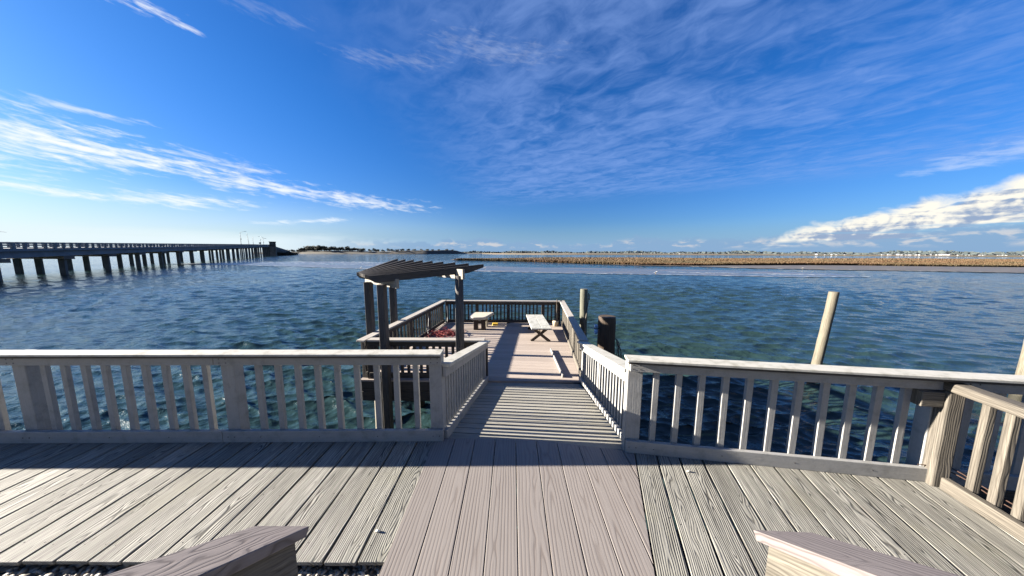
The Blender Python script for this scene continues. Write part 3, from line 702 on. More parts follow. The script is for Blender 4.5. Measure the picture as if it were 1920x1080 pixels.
# ------------------------------------------------------------------ road bridge on piles, rising away to the left
br = thing('bridge', 'long concrete road bridge on piles with post railings, running to the horizon', 'bridge', (-68.4, 38.4, WATER))
bp = [(-40.0, -2.8), (-68.4, 38.4), (-238, 284), (-292, 376), (-372, 500)]
seg = [0]; 
for i in range(4): seg.append(seg[-1]+math.dist(bp[i], bp[i+1]))
s0 = seg[1]; 
def path(s):
    s += s0
    for i in range(4):
        if s <= seg[i+1] or i == 3:
            t = (s-seg[i])/(seg[i+1]-seg[i]); return Vector((bp[i][0]+(bp[i+1][0]-bp[i][0])*t, bp[i][1]+(bp[i+1][1]-bp[i][1])*t, 0))
S_END = seg[-1]-s0
bd = Vector((-.568, .823, 0)); bo = Vector((-.823, -.568, 0))       # along; to the far side
ztop = lambda s: 2.93+.0205*s if s < 300 else 2.93+6.15-(s-300)*.046
P_ = lambda s, o, z: path(s)+bo*o+Vector((0, 0, z))
def strip(nm, o0, o1, za, zb, mat, sa=-48, sb=S_END, parent=br, n=26):
    m = MB(); ss = np.linspace(sa, sb, n+1); o = 0
    for s in ss:
        z = ztop(s)
        for oo, zz in ((o0, za), (o1, za), (o1, zb), (o0, zb)): m.v.append(tuple(P_(s, oo, z+zz)-br.location))
    for i in range(n):
        for k in range(4):
            j = (k+1) % 4; m.f.append([i*4+k, (i+1)*4+k, (i+1)*4+j, i*4+j]); m.uv.append([(0, 0)]*4)
    m.f.append([3, 2, 1, 0]); m.uv.append([(0, 0)]*4); m.f.append([n*4+k for k in range(4)]); m.uv.append([(0, 0)]*4)
    return m.build(nm, mat, parent)
strip('deck_slab', -.55, 9.6, -1.22, -.98, M['concrete'])
strip('girder', -.15, .35, -2.15, -1.225, M['concrete']); strip('girder', 4.3, 4.8, -2.15, -1.225, M['concrete']); strip('girder', 8.7, 9.2, -2.15, -1.225, M['concrete'])
strip('kerb', -.5, -.05, -.98, -.80, M['conrail'])
m = MB()                                   # earth-filled abutment beyond the tender house
for s in np.linspace(322, S_END, 12):
    for oo, zz in ((.0, WATER-1), (9.0, WATER-1), (9.0, ztop(s)-1.3), (.0, ztop(s)-1.3)): m.v.append(tuple(P_(s, oo, zz)-br.location))
for i in range(11):
    for k in range(4):
        j = (k+1) % 4; m.f.append([i*4+k, (i+1)*4+k, (i+1)*4+j, i*4+j]); m.uv.append([(0, 0)]*4)
m.f.append([3, 2, 1, 0]); m.uv.append([(0, 0)]*4); m.build('abutment', M['housedark'], br)
for side, oo in (('near', -.42), ('far', 9.35)):
    rl = bpy.data.objects.new('railing', None); COL.objects.link(rl); rl.parent = br
    for za, zb in ((-.16, 0), (-.45, -.33), (-.72, -.62)):
        strip('rail', oo-.09, oo+.09, za, zb, M['conrail'], parent=rl)
    rest = MB(); base = None; k = 0; s = -14.0
    while s < S_END-2:
        w_ = .52 if k % 4 == 0 else .30
        z = ztop(s)-.46
        if side == 'near' and k < 75:
            if k < 8 or base is None or True:
                key = 'wide' if k % 4 == 0 else 'thin'
                if key not in globals().get('_pm', {}):
                    globals().setdefault('_pm', {}); mm = MB(); mm.beam((0, 0, -.52), (0, 0, .475), w_, .26, up=(-.823, -.568, 0)); _pm[key] = mm.mesh('post', M['conrail'])
                p = bpy.data.objects.new('post', _pm[key]); COL.objects.link(p); p.parent = rl; p.location = P_(s, oo, z)-br.location
        else:
            c = P_(s, oo, z)-br.location; rest.beam(c+Vector((0, 0, -.52)), c+Vector((0, 0, .47)), w_, .26, up=(-.823, -.568, 0))
        s += 2.0; k += 1
    if rest.v: tag(rest.build('post', M['conrail'], rl), kind='stuff')
bent_s = [-13+12.9*i for i in range(25)]
cm = MB(); cm.beam((0, 0, -9), (0, 0, 0), .62, .62, up=(-.823, -.568, 0)); colm = cm.mesh('column', M['conpile'])
for i, s in enumerate(bent_s):
    z = ztop(s)-2.15
    m = MB(); a_ = path(s)+Vector((0, 0, z-.28)); e = bd*6.6+bo*7.6; e.normalize(); m.beam(a_-e*1.0-br.location, a_+e*11.0-br.location, 1.15, .55); m.build('bent_cap', M['conpile'], br)
    for ds, oo in ((0, .3), (5.0, 4.8), (6.6+.6, 7.9)):
        p = bpy.data.objects.new('column', colm); COL.objects.link(p); p.parent = br; p.location = path(s)+bd*ds+bo*oo+Vector((0, 0, z-.5))-br.location
        h = z-.5+4.2; p.scale = (1, 1, h/9)
# pale guard boxes on a few columns at the waterline
# bridge tender's house
th_s = 303; tc_ = P_(th_s, -2.6, 0)
ho = thing('bridge_house', 'dark bridge tender house standing on a pier beside the bridge', 'bridge house', (tc_.x, tc_.y, WATER))
def hb(nm, c, sz, mat, parent=ho):
    m = MB(); c = Vector(c); m.beam(c-Vector((0, 0, sz[2]/2)), c+Vector((0, 0, sz[2]/2)), sz[0], sz[1], up=(-.823, -.568, 0)); return m.build(nm, mat, parent)
hb('pier', (0, 0, 4.2), (6.0, 5.0, 10.4), M['conpile']); wl = hb('wall', (0, 0, 11.6), (5.6, 4.6, 4.2), M['housedark']); hb('roof', (0, 0, 13.95), (6.4, 5.4, .45), M['housedark'])
for d_, a_ in ((-1, -1.3), (-1, 1.3)):
    c = bo*(-2.36)+bd*a_; hb('window', (c.x, c.y, 12.3), (1.5, .12, 1.3), M['glass'])
c = bd*-2.86; m = MB(); 
hb('window', (c.x+.0, c.y+.0, 12.3), (.12, 2.2, 1.3), M['glass'])
def lamp(s, oo, hgt, arm, sgn, label):
    b0 = P_(s, oo, ztop(s)-1.0); o = thing('street_lamp', label, 'street lamp', tuple(b0), 'street lamps on the bridge')
    m = MB(); m.tube([(0, 0, 0), (0, 0, hgt)], [.16, .10], 8); m.build('pole', M['steel'], o, 0, True)
    m = MB(); ex = Vector((sgn, 0, 0)); m.tube([(0, 0, hgt-.6), tuple(ex*arm*.4+Vector((0, 0, hgt+.3))), tuple(ex*arm+Vector((0, 0, hgt+.7)))], .08, 6); m.build('arm', M['steel'], o, 0, True)
    m = MB(); c = ex*(arm+.5)+Vector((0, 0, hgt+.68)); m.beam(c-ex*.7, c+ex*.7, .35, .22); m.build('lamp_head', M['steel'], o)
    m = MB(); m.beam((0, .22, hgt*.42), (0, .22, hgt*.55), .4, .3, up=(0, 1, 0)); m.build('control_box', M['steel'], o)
    return o
lamp(228, 9.2, 9.8, 3.6, 1, 'tall street lamp on the bridge with its arm reaching right, left of the tender house')
lamp(244, -.3, 5.2, 3.8, 1, 'lower street lamp on the bridge reaching right, just left of the tender house')
lamp(330, 9.0, 10.5, 3.6, -1, 'street lamp with its arm reaching left, just right of the bridge tender house')
for s, oo, hgt, ln, lb in ((262, 9.2, 10.5, -.5, 'thin leaning bare mast on the bridge, taller of two'), (283, 9.0, 7.5, 0, 'short thin upright mast on the bridge near the tender house')):
    b0 = P_(s, oo, ztop(s)-1.0); m = MB(); m.tube([tuple(b0), tuple(b0+Vector((ln*2, 0, hgt)))], [.16, .08], 6); tag(m.build('mast', M['steel'], smooth=True), lb, 'mast')
b0 = P_(240, -.4, ztop(240)); sg_ = thing('road_sign', 'small dark square road sign on the bridge railing', 'road sign', tuple(b0))
m = MB(); m.tube([(0, 0, -1), (0, 0, 1.6)], .08, 6); m.build('pole', M['steel'], sg_)
m = MB(); m.beam((-.8, 0, 1.05), (.8, 0, 1.05), .08, 1.1); m.build('panel', M['housedark'], sg_)

# ------------------------------------------------------------------ island with trees (left, far)
mi, nt, b = new_mat('island_ground'); pos = nt.add('ShaderNodeNewGeometry').outputs['Position']; zz = nt.xyz(pos)[2]
n1 = nt.noise(pos, .03, 6, .7); n2 = nt.noise(pos, .12, 5, .65)
c = nt.mix(nt.smooth(n2, .42, .58), (.045, .036, .024), (.016, .017, .011)); c = nt.mix(nt.smooth(n1, .56, .66), c, (.10, .078, .055))
c = nt.mix(nt.smooth(zz, -1.4, -.9), (.05, .045, .04), c)
nt.put(b.inputs['Base Color'], c); b.inputs['Roughness'].default_value = .9
# ridge line points: (x, y of front edge, height)
IS = [(-500, 560, 1.0), (-470, 636, 2.4), (-440, 630, 4.6), (-414, 626, 5.0), (-380, 634, 5.2), (-345, 644, 4.6), (-313, 654, 4.2), (-285, 672, 4.4), (-260, 690, 6.4), (-240, 708, 7.6), (-215, 731, 8.0), (-205, 760, 8.2), (-192, 800, 9.2), (-178, 855, 9.8), (-168, 890, 8.0), (-160, 925, 3.4), (-150, 960, .6), (-128, 985, .3), (-100, 1010, -.6)]
vs, fs = [], []; K = 7
for i in range(len(IS)*3-2):
    a = IS[i//3]; b2 = IS[min(i//3+1, len(IS)-1)]; t = (i % 3)/3; x, y, h = (a[k]+(b2[k]-a[k])*t for k in range(3)); out = Vector((x, y, 0)).normalized()
    for k, (d_, f_) in enumerate(((0, None), (4, .12), (14, .22), (26, .60), (42, .95), (70, 1.0), (130, .2))):
        z = WATER-.5 if f_ is None else WATER+(h-WATER)*f_+random.uniform(-.35, .35)*(h > 1); vs.append((x+out.x*d_+random.uniform(-1, 1), y+out.y*d_, z))
for i in range(len(IS)*3-3):
    for k in range(K-1): fs.append((i*K+k, (i+1)*K+k, (i+1)*K+k+1, i*K+k+1))
isl = np_mesh('island', np.array(vs), np.array(fs), mi); tag(isl, kind='structure')
def tree_proto(kind):
    """trunk with limbs; crown of many small leaf clumps"""
    o = thing('evergreen_tree', '', 'tree'); m = MB()
    m.tube([(0, 0, -1), (.1, 0, 1.5), (.2, .1, 3.2)], [.35, .28, .16], 6)
    H_, W_ = ((6.5, 3.4), (4.2, 4.2), (8.0, 3.0))[kind]
    for k in range(4): a = k*1.7; m.tube([(.1, 0, 1.2+k*.4), (1.4*math.cos(a), 1.4*math.sin(a), 2.6+k*.6)], [.13, .05], 5)
    m.build('trunk', M['bark'], o); m = MB(); cl = [(random.uniform(-.75, .75)*W_, random.uniform(-.75, .75)*W_, random.uniform(.30, .86)*H_, random.uniform(.28, .5)*W_) for _ in range(11)]
    for cx, cy, cz, cr in cl:
        for _ in range(46):
            d_ = Vector((random.gauss(0, 1), random.gauss(0, 1), random.gauss(0, .75))).normalized()*cr*random.uniform(.5, 1.05); c = Vector((cx, cy, cz))+d_
            a = Vector((random.gauss(0, 1), random.gauss(0, 1), random.gauss(0, 1))).normalized(); b_ = a.orthogonal().normalized(); s = random.uniform(.25, .6)
            m.poly([c+a*s, c+b_*s*.7, c-a*s, c-b_*s*.7])
    m.build('crown', M['leaf'], o); return o
protos = [tree_proto(k) for k in range(3)]
TL = ['rounded dark evergreen on the far island shore right of the bridge', 'low spreading dark bush on the far island shore right of the bridge', 'taller dark evergreen standing up on the far island right of the bridge']
used = [0, 0, 0]
def put_tree(x, y, z, k, sc):
    o = protos[k] if not used[k] else copy_tree(protos[k]); used[k] = 1
    o.location = (x, y, z); o.rotation_euler = (0, 0, random.uniform(0, 6)); o.scale = (sc*1.15, sc*1.15, sc); o['label'] = TL[k]; o['group'] = 'evergreen trees on the far island'
def is_at(px):   # px: fraction along the island
    f = px*(len(IS)-1); i = min(int(f), len(IS)-2); t = f-i; return [IS[i][k]+(IS[i+1][k]-IS[i][k])*t for k in range(3)]
spec = [(.022, 1, .55), (.032, 1, .6), (.042, 1, .7), (.05, 1, .6), (.058, 1, .7), (.066, 0, .6), (.075, 0, .9), (.09, 1, 1.1), (.105, 0, 1.25), (.12, 2, 1.0), (.135, 0, 1.2), (.15, 1, 1.3), (.165, 0, 1.25), (.18, 0, 1.1), (.195, 1, 1.2), (.21, 0, 1.0), (.222, 1, 1.1), (.235, 0, .95), (.25, 0, 1.1), (.265, 1, 1.0), (.28, 0, .8), (.295, 1, .9), (.32, 0, .8), (.335, 2, .95), (.345, 1, .9), (.365, 0, .7), (.385, 2, .9), (.40, 0, .8), (.42, 1, .8), (.44, 1, .9), (.47, 1, .8), (.50, 1, .7), (.53, 0, .6), (.56, 1, .7), (.60, 1, .6), (.64, 1, .6), (.69, 1, .7), (.73, 1, .6)]
spec = [(a+d, (k if d == 0 else 1-(k > 0)), c*(1.7 if a < .31 else 1.25)*(1 if d == 0 else .85)) for a, k, c in spec for d in (0, .006)]
for f_, k, sc in spec:
    x, y, h = is_at(f_); out = Vector((x, y, 0)).normalized(); d_ = random.uniform(34, 58); put_tree(x+out.x*d_, y+out.y*d_, WATER+(h-WATER)*.93-.4, k, sc*.95)

for k in range(16):
    s_ = 330+8.5*k; c_ = path(s_)+bo*random.uniform(-7, -2.0)
    put_tree(c_.x, c_.y, WATER-.6, 1 if k % 3 else 0, random.uniform(.55, .95)*(1 if k < 10 else .75))
    o_ = [ob for ob in COL.objects if ob.get('group') == 'evergreen trees on the far island' and abs(ob.location.x-c_.x) < 1e-3 and ob.parent is None][-1]
    o_['label'] = 'low dark shrub at the foot of the bridge embankment beyond the tender house'; o_['group'] = 'shrubs along the bridge embankment'; o_['category'] = 'shrub'; o_.name = 'shrub'
# ------------------------------------------------------------------ near marsh and mud flat
GF = [(-28, 148.4), (-16, 144.8), (9.6, 130.2), (28.2, 109), (42.5, 96), (57.3, 92), (70, 95.5), (85, 97.8), (100.5, 100), (118, 99.2), (130, 95), (143, 92), (160, 89.5), (230, 80)]
GB = [(-35, 162), (-10, 185), (30, 214), (103, 232), (183, 224), (257, 217), (371, 208), (520, 185)]
mm, nt, b = new_mat('marsh_mud'); pos = nt.add('ShaderNodeNewGeometry').outputs['Position']
nt.put(b.inputs['Base Color'], nt.ramp(nt.noise(pos, .4, 6, .7), [(.3, (.10, .085, .07)), (.7, (.19, .165, .13))])); b.inputs['Roughness'].default_value = .7
tag(flat_sheet('marsh', smooth_poly(GF+GB[::-1], .25, 2.0), WATER+.16, mm), kind='structure')
MF = [(40, 93.5), (55, 88.5), (63.7, 78.3), (78.4, 71.8), (93.7, 68.4), (110.2, 62), (150, 52), (230, 60), (235, 84)]
mf, nt, b = new_mat('mud_flat_sand'); pos = nt.add('ShaderNodeNewGeometry').outputs['Position']; mp4 = nt.add('ShaderNodeMapping'); nt.l.new(pos, mp4.inputs[0]); mp4.inputs['Scale'].default_value = (.3, 1, 1)
nn = nt.noise(mp4.outputs[0], .5, 6, .68)
nt.put(b.inputs['Base Color'], nt.ramp(nn, [(.3, (.06, .054, .047)), (.7, (.10, .09, .077))])); nt.put(b.inputs['Roughness'], nt.lin(nn, .3, .7, .35, .8)); nt.put(b.inputs['Normal'], nt.bump(nn, .25, 1.0))
tag(flat_sheet('mudflat', smooth_poly(MF+GF[::-1][2:11], .15, 1.5), WATER+.10, mf), kind='structure')
m = MB(); foam_line(MF[1:6], WATER+.12, .07, 1.2, .05); tag(m.build('foam', M['foam']), 'white water edge along the mud flat before the marsh', 'foam', kind='stuff')
# grass: blades in tufts, denser and lit along the front edge
mgz, nt, b = new_mat('marsh_grass_blade'); pos = nt.add('ShaderNodeNewGeometry').outputs['Position']; rnd = nt.add('ShaderNodeNewGeometry').outputs['Random Per Island']
p3 = nt.xyz(pos); mp5 = nt.add('ShaderNodeMapping'); nt.l.new(pos, mp5.inputs[0]); mp5.inputs['Scale'].default_value = (.35, 1, 1)
nz = nt.noise(mp5.outputs[0], .06, 5, .65)
c = nt.ramp(nt.add_(nt.mul(nz, .92), nt.mul(rnd, .08)), [(.34, (.028, .023, .008)), (.46, (.054, .034, .011)), (.56, (.060, .029, .009)), (.72, (.044, .018, .007))])
nt.put(b.inputs['Base Color'], c); b.inputs['Roughness'].default_value = .8
GFa, GBa = np.array(GF), np.array(GB)
xs = np.concatenate([rng.uniform(-28, 230, 42000), rng.uniform(-28, 230, 36000), rng.uniform(-30, 420, 42000)])
yf = np.interp(xs, GFa[:, 0], GFa[:, 1]); yb_ = np.interp(xs, GBa[:, 0], GBa[:, 1]); t = np.concatenate([rng.random(42000)**2*.12, rng.random(36000)*.5, rng.random(42000)])
ys = yf+(yb_-yf)*t+.3; yaw = rng.uniform(0, PI, len(xs)); dd = np.hypot(xs, ys)
hh = rng.uniform(.7, 1.15, len(xs))*(1+.18*np.sin(xs*.05)*np.sin(xs*.027+1)+.15*np.sin(ys*.06+xs*.03)); hh *= np.clip((dd/110), .75, 1.3)*.6
wd = .03*np.clip(dd/80, 1, 4); lean = rng.normal(0, .22, (len(xs), 2))
bx_, by_ = np.cos(yaw)*wd, np.sin(yaw)*wd; z0 = WATER+.15
base1 = np.stack([xs-bx_, ys-by_, np.full_like(xs, z0)], -1); base2 = np.stack([xs+bx_, ys+by_, np.full_like(xs, z0)], -1)
mid1 = np.stack([xs-bx_*1.8+lean[:, 0]*.5, ys-by_*1.8+lean[:, 1]*.5, z0+hh*.6], -1); mid2 = np.stack([xs+bx_*1.8+lean[:, 0]*.5, ys+by_*1.8+lean[:, 1]*.5, z0+hh*.6], -1)
tip1 = np.stack([xs-bx_*.5+lean[:, 0], ys-by_*.5+lean[:, 1], z0+hh], -1); tip2 = np.stack([xs+bx_*.5+lean[:, 0], ys+by_*.5+lean[:, 1], z0+hh*.95], -1)
V = np.stack([base1, base2, mid2, mid1, tip2, tip1], 1).reshape(-1, 3); n = len(xs)*6; i0 = np.arange(0, n, 6)
Q = np.concatenate([np.stack([i0, i0+1, i0+2, i0+3], -1), np.stack([i0+3, i0+2, i0+4, i0+5], -1)])
gr = np_mesh('marsh_grass', V, Q, mgz, False); tag(gr, 'golden brown marsh grass covering the low marsh across the water', 'marsh grass', kind='stuff')

# ------------------------------------------------------------------ far shore: tan marsh strip, woods, white houses
mfs, nt, b = new_mat('far_shore_ground'); pos = nt.add('ShaderNodeNewGeometry').outputs['Position']; yy = nt.xyz(pos)
nn = nt.noise(pos, .01, 5, .6)
nt.put(b.inputs['Base Color'], nt.mix(nt.smooth(nn, .4, .6), (.10, .075, .048), (.08, .064, .036))); b.inputs['Roughness'].default_value = .95
FS = [(-260, 1150), (-119, 1076), (-60, 860), (50, 690), (160, 680), (301, 684), (536, 662), (756, 642), (980, 547), (1500, 420)]
vs, fs = [], []
for i, (x, y) in enumerate(FS):
    d_ = Vector((x, y, 0)).normalized()
    for k, (o, z) in enumerate(((0, WATER-.5), (1.5, -1.0), (60, -.7), (240, -.4), (700, 1.0), (3500, 2.0))): vs.append((x+d_.x*o*(.25 if i > 8 else 1), y+d_.y*o, z))
for i in range(len(FS)-1):
    for k in range(5): fs.append((i*6+k, (i+1)*6+k, (i+1)*6+k+1, i*6+k+1))
tag(np_mesh('far_shore', np.array(vs), np.array(fs), mfs), kind='structure')
mfw, nt, b = new_mat('far_woods_leaf'); pos = nt.add('ShaderNodeNewGeometry').outputs['Position']
nt.put(b.inputs['Base Color'], nt.ramp(nt.noise(pos, .03, 5, .65), [(.35, (.022, .032, .035)), (.65, (.05, .062, .06))])); b.inputs['Roughness'].default_value = .95
m = MB()
for i in range(5200):
    az = math.radians(rng.uniform(-13, 62)); R_ = rng.uniform(1350, 1600) if rng.random() < .75 else rng.uniform(1120, 1350)
    env = 9+2.5*math.sin(az*21)+2*math.sin(az*47+1)+1.5*math.sin(az*95+2); f_ = min(1, max(.25, (math.degrees(az)+13)/6)); h = env*rng.uniform(.25, .8)*f_
    c = Vector((R_*math.sin(az), R_*math.cos(az), 0)); a = Vector((rng.normal(), rng.normal(), rng.normal()*.6)).normalized(); b_ = a.orthogonal().normalized(); s = rng.uniform(2.0, 4.0)
    cc = c+Vector((0, 0, h)); m.poly([cc+a*s*1.5, cc+b_*s, cc-a*s*1.5, cc-b_*s])
for az0 in np.linspace(-13, 62, 260):
    az = math.radians(az0); R_ = 1500; h = 4+1.2*math.sin(az*33); d2 = math.radians(.32); m.poly([(R_*math.sin(az-d2), R_*math.cos(az-d2), -1), (R_*math.sin(az+d2), R_*math.cos(az+d2), -1), (R_*math.sin(az+d2)*1.01, R_*math.cos(az+d2)*1.01, h), (R_*math.sin(az-d2)*1.01, R_*math.cos(az-d2)*1.01, h)])
fw = m.build('far_woods', mfw); tag(fw, 'thin dark line of distant woods along the horizon', 'woods', kind='stuff')
def house_proto(wall, floors):
    o = thing('house', '', 'house'); W_, D_, H_ = 5, 4, 3.0*floors; m = MB()
    m.box((0, 0, H_/2), (W_*2, D_*2, H_)); m.poly([(-W_, -D_, H_), (-W_, D_, H_), (-W_, 0, H_+2.4)]); m.poly([(W_, D_, H_), (W_, -D_, H_), (W_, 0, H_+2.4)]); m.build('wall', wall, o)
    m = MB(); 
    for sg in (-1, 1): m.poly([(-W_-.5, sg*(D_+.6), H_-.3), (W_+.5, sg*(D_+.6), H_-.3), (W_+.5, 0, H_+2.6), (-W_-.5, 0, H_+2.6)])
    m.build('roof', M['roof'], o)
    for k in range(floors):
        for x in (-3, 0, 3):
            m = MB(); m.box((x, -D_-.05, 1.6+3*k), (1.3, .1, 1.4)); m.build('window', M['glass'], o)
    return o
hp = [house_proto(M['whitewall'], 1), house_proto(M['whitewall'], 2), house_proto(M['greywall'], 2)]; hu = [0, 0, 0]
HL = ['small white house on the far shore at the right horizon', 'two-storey white house on the far shore at the right horizon', 'two-storey grey house on the far shore at the right horizon']
hpx = [1202, 1252, 1262, 1272, 1280, 1527, 1543, 1556, 1564, 1580, 1650, 1662, 1678, 1686, 1694, 1700, 1713, 1718, 1732, 1740, 1752, 1758, 1766, 1774, 1790, 1800, 1808, 1816, 1824, 1832, 1838, 1866, 1874, 1880, 1904, 1912, 1918]
for i, px in enumerate(hpx):
    tx = (px-960)/540; Yh = rng.uniform(640, 700) if px > 1400 else 900; k = int(rng.choice([0, 1, 2], p=[.45, .4, .15])); o = hp[k] if not hu[k] else copy_tree(hp[k]); hu[k] = 1
    sc = rng.uniform(.28, .52); o.location = (tx*Yh, Yh, -.6); o.scale = (sc, sc, sc*.8); o.rotation_euler = (0, 0, -math.atan(tx)+rng.normal(0, .5)); o['label'] = HL[k]; o['group'] = 'houses along the far shore'

# ------------------------------------------------------------------ gulls
def gull_stand(x, y, z, s, label):
    o = thing('seagull', label, 'seagull', (x, y, z)); m = MB()
    m.tube([(-.22, 0, .17), (-.12, 0, .19), (.02, 0, .2), (.12, 0, .23), (.17, 0, .31), (.2, 0, .34), (.25, 0, .33)], [.012, .05, .08, .07, .04, .042, .02], 8); m.build('body', M['gull'], o, 0, True)
    for sg in (-1, 1):
        m = MB(); m.tube([(-.27, sg*.03, .18), (-.1, sg*.075, .21), (.06, sg*.07, .24)], [.012, .035, .02], 6); m.build('wing', M['gullgrey'], o, 0, True)
        m = MB(); m.tube([(.01, sg*.03, 0), (.0, sg*.03, .15)], .008, 5); m.build('leg', M['yellow'], o)
    m = MB(); m.tube([(.24, 0, .33), (.31, 0, .318)], [.014, .004], 5); m.build('beak', M['yellow'], o)
    o.scale = (s, s, s); o.rotation_euler = (0, 0, random.uniform(-.5, .5)); return o
gull_stand(28.2, 56.5, WATER+.04, 1.3, 'white gull standing on the sandbar in front of the marsh')
gull_stand(-6.8, 72.0, WATER+.04, 1.3, 'white gull on the shallows just right of the pergola roof')
gull_stand(-37.0, 70.5, WATER+.04, 1.2, 'white gull on the foam line just left of the pergola roof')
gull_stand(75.0, 74.5, WATER+.11, 1.1, 'gull standing on the mud flat at the right')
o = thing('seagull', 'small grey gull flying in the pale sky above the bridge railing at the far left', 'seagull', (-92, 52, 5.0)); m = MB()
m.tube([(-.3, 0, 0), (-.1, 0, .02), (.1, 0, .02), (.3, 0, .0)], [.02, .08, .08, .02], 8); m.build('body', M['gullgrey'], o, 0, True)
for sg in (-1, 1):
    m = MB(); m.poly([(.12, 0, .04), (.2, sg*.35, .16), (.02, sg*.8, .08), (-.04, sg*.4, .14), (-.12, 0, .04)]); w_ = m.build('wing', M['gullgrey'], o); w_.modifiers.new('Solid', 'SOLIDIFY').thickness = .02
o.rotation_euler = (0, 0, 2.0); o.scale = (1.6,)*3

# ------------------------------------------------------------------ sky, sun, camera
W = bpy.data.worlds.new('World'); S.world = W; W.use_nodes = True; nt = NT(W.node_tree); bg = W.node_tree.nodes['Background']
sky = nt.add('ShaderNodeTexSky', sky_type='NISHITA'); sky.sun_disc = False; sky.sun_elevation = math.radians(SUN_EL)
sun_az = math.radians(-(90-SUN_PHI))            # clockwise from +Y
sky.sun_rotation = sun_az % (2*PI); sky.altitude = 0; sky.air_density = 1.0; sky.dust_density = .55; sky.ozone_density = 2.2
dv = nt.add('ShaderNodeTexCoord').outputs['Generated']; D = nt.xyz(dv); zc = nt.m('MAXIMUM', D[2], .008)
px = nt.m('DIVIDE', D[0], zc); py = nt.m('DIVIDE', D[1], zc); PL = nt.vec(px, py, 0)
el = nt.mul(nt.m('ARCSINE', D[2]), 57.2958); az = nt.mul(nt.m('ARCTAN2', D[0], D[1]), 57.2958)
hs = nt.add('ShaderNodeHueSaturation'); nt.l.new(sky.outputs[0], hs.inputs['Color']); hs.inputs['Saturation'].default_value = SKY_SAT; hs.inputs['Value'].default_value = 1.0
hz = nt.smooth(el, 0, 26)
base = nt.mix(1.0, hs.outputs[0], nt.mix(hz, SKY_LOW, SKY_HIGH), 'MULTIPLY')
def mapv(v, sc, rot=0, loc=(0, 0, 0)):
    n = nt.add('ShaderNodeMapping'); nt.l.new(v, n.inputs[0]); n.inputs['Scale'].default_value = sc; n.inputs['Rotation'].default_value = (0, 0, math.radians(rot)); n.inputs['Location'].default_value = loc; return n.outputs[0]
# high thin veil over the right half
def rs(v, rot, sc, loc=(0, 0, 0)): return mapv(mapv(v, (1, 1, 1), rot), sc, 0, loc)
va = nt.noise(rs(PL, 42, (.68, 1.3, 1)), 1.9, 8, .62, .5); vb = nt.noise(rs(PL, 42, (.6, 1.2, 1), (4, 2, 0)), .55, 3, .5, .3)
vm = nt.noise(rs(PL, 42, (.9, 1.12, 1), (2, 9, 0)), 5.0, 6, .56, .9); vr = nt.noise(rs(PL, 60, (.5, 3.0, 1), (1, 5, 0)), 3.4, 4, .6, .6)
reg = nt.mul(nt.smooth(px, -1.3, .3), nt.mul(nt.smooth(el, 7.0, 11.5), nt.smooth(nt.add_(py, nt.mul(px, .55)), 7.2, 5.2)))
wv = nt.mul(nt.smooth(nt.add_(nt.add_(nt.mul(va, .36), nt.mul(vb, .32)), nt.add_(nt.mul(vm, .40), nt.mul(vr, .10))), .455, .76), reg)
c = nt.mix(nt.mul(wv, VEIL_A), base, VEIL_C)
# left altocumulus bands, wisps
EV = nt.add_(el, nt.mul(az, .10))
fa = nt.noise(nt.vec(nt.mul(az, .13), nt.mul(EV, .62), 0.0), 3.0, 9, .62, .35); fb = nt.noise(nt.vec(nt.mul(az, .06), nt.mul(EV, .30), 5.0), 1.3, 3, .5)
fm = nt.add_(nt.mul(fa, .7), nt.mul(fb, .3))
def seg_dist(ax, ay, bx, by, k=.22):
    ax, bx = ax*k, bx*k; L2 = (bx-ax)**2+(by-ay)**2; X_ = nt.mul(az, k)
    t = nt.m('DIVIDE', nt.add_(nt.mul(nt.sub(X_, ax), bx-ax), nt.mul(nt.sub(el, ay), by-ay)), L2, clamp=True)
    qx = nt.sub(nt.sub(X_, ax), nt.mul(t, bx-ax)); qy = nt.sub(nt.sub(el, ay), nt.mul(t, by-ay))
    return nt.m('SQRT', nt.add_(nt.mul(qx, qx), nt.mul(qy, qy))), t
tot = None
for (ax, ay, bx, by, w0, w1, s_) in ((-70, 10.9, -48, 10.9, 4.6, 1.6, 1.0), (-51, 10.4, -22.5, 8.2, 1.2, 1.25, .9), (-52, 6.2, -44, 6.8, .75, .85, .95), (-64, 6.9, -55, 5.9, .9, .45, 1.0), (-40, 4.3, -30.5, 5.3, .4, .35, .75), (-56, 14.8, -51, 15.0, .5, .4, .55),
                                   (-54, 26.9, -46.2, 26.0, 1.2, .35, .95), (-39, 30.5, -36, 30.8, .9, .8, .12), (-26, 29.0, -16, 30.2, .9, 1.1, .14), (-9, 33.2, 1, 32, 1.4, 1.5, .15), (54, 9.0, 62, 10.4, .4, 1.4, .32), (-47, 12.2, -41, 11.6, 1.0, .7, .6)):
    d, t = seg_dist(ax, ay, bx, by); wd_ = nt.lin(t, 0, 1, w0, w1)
    q = nt.m('MAXIMUM', nt.mul(nt.m('SUBTRACT', 1.0, nt.m('DIVIDE', d, wd_)), .62 if s_ == 1.0 else .5), -.8)
    q = nt.mul(nt.smooth(nt.add_(q, nt.mul(nt.sub(fm, .5), 3.5)), -.12, .95), s_)
    tot = q if tot is None else nt.m('MAXIMUM', tot, q)
c = nt.mix(nt.mul(tot, .96), c, CLOUD_W)
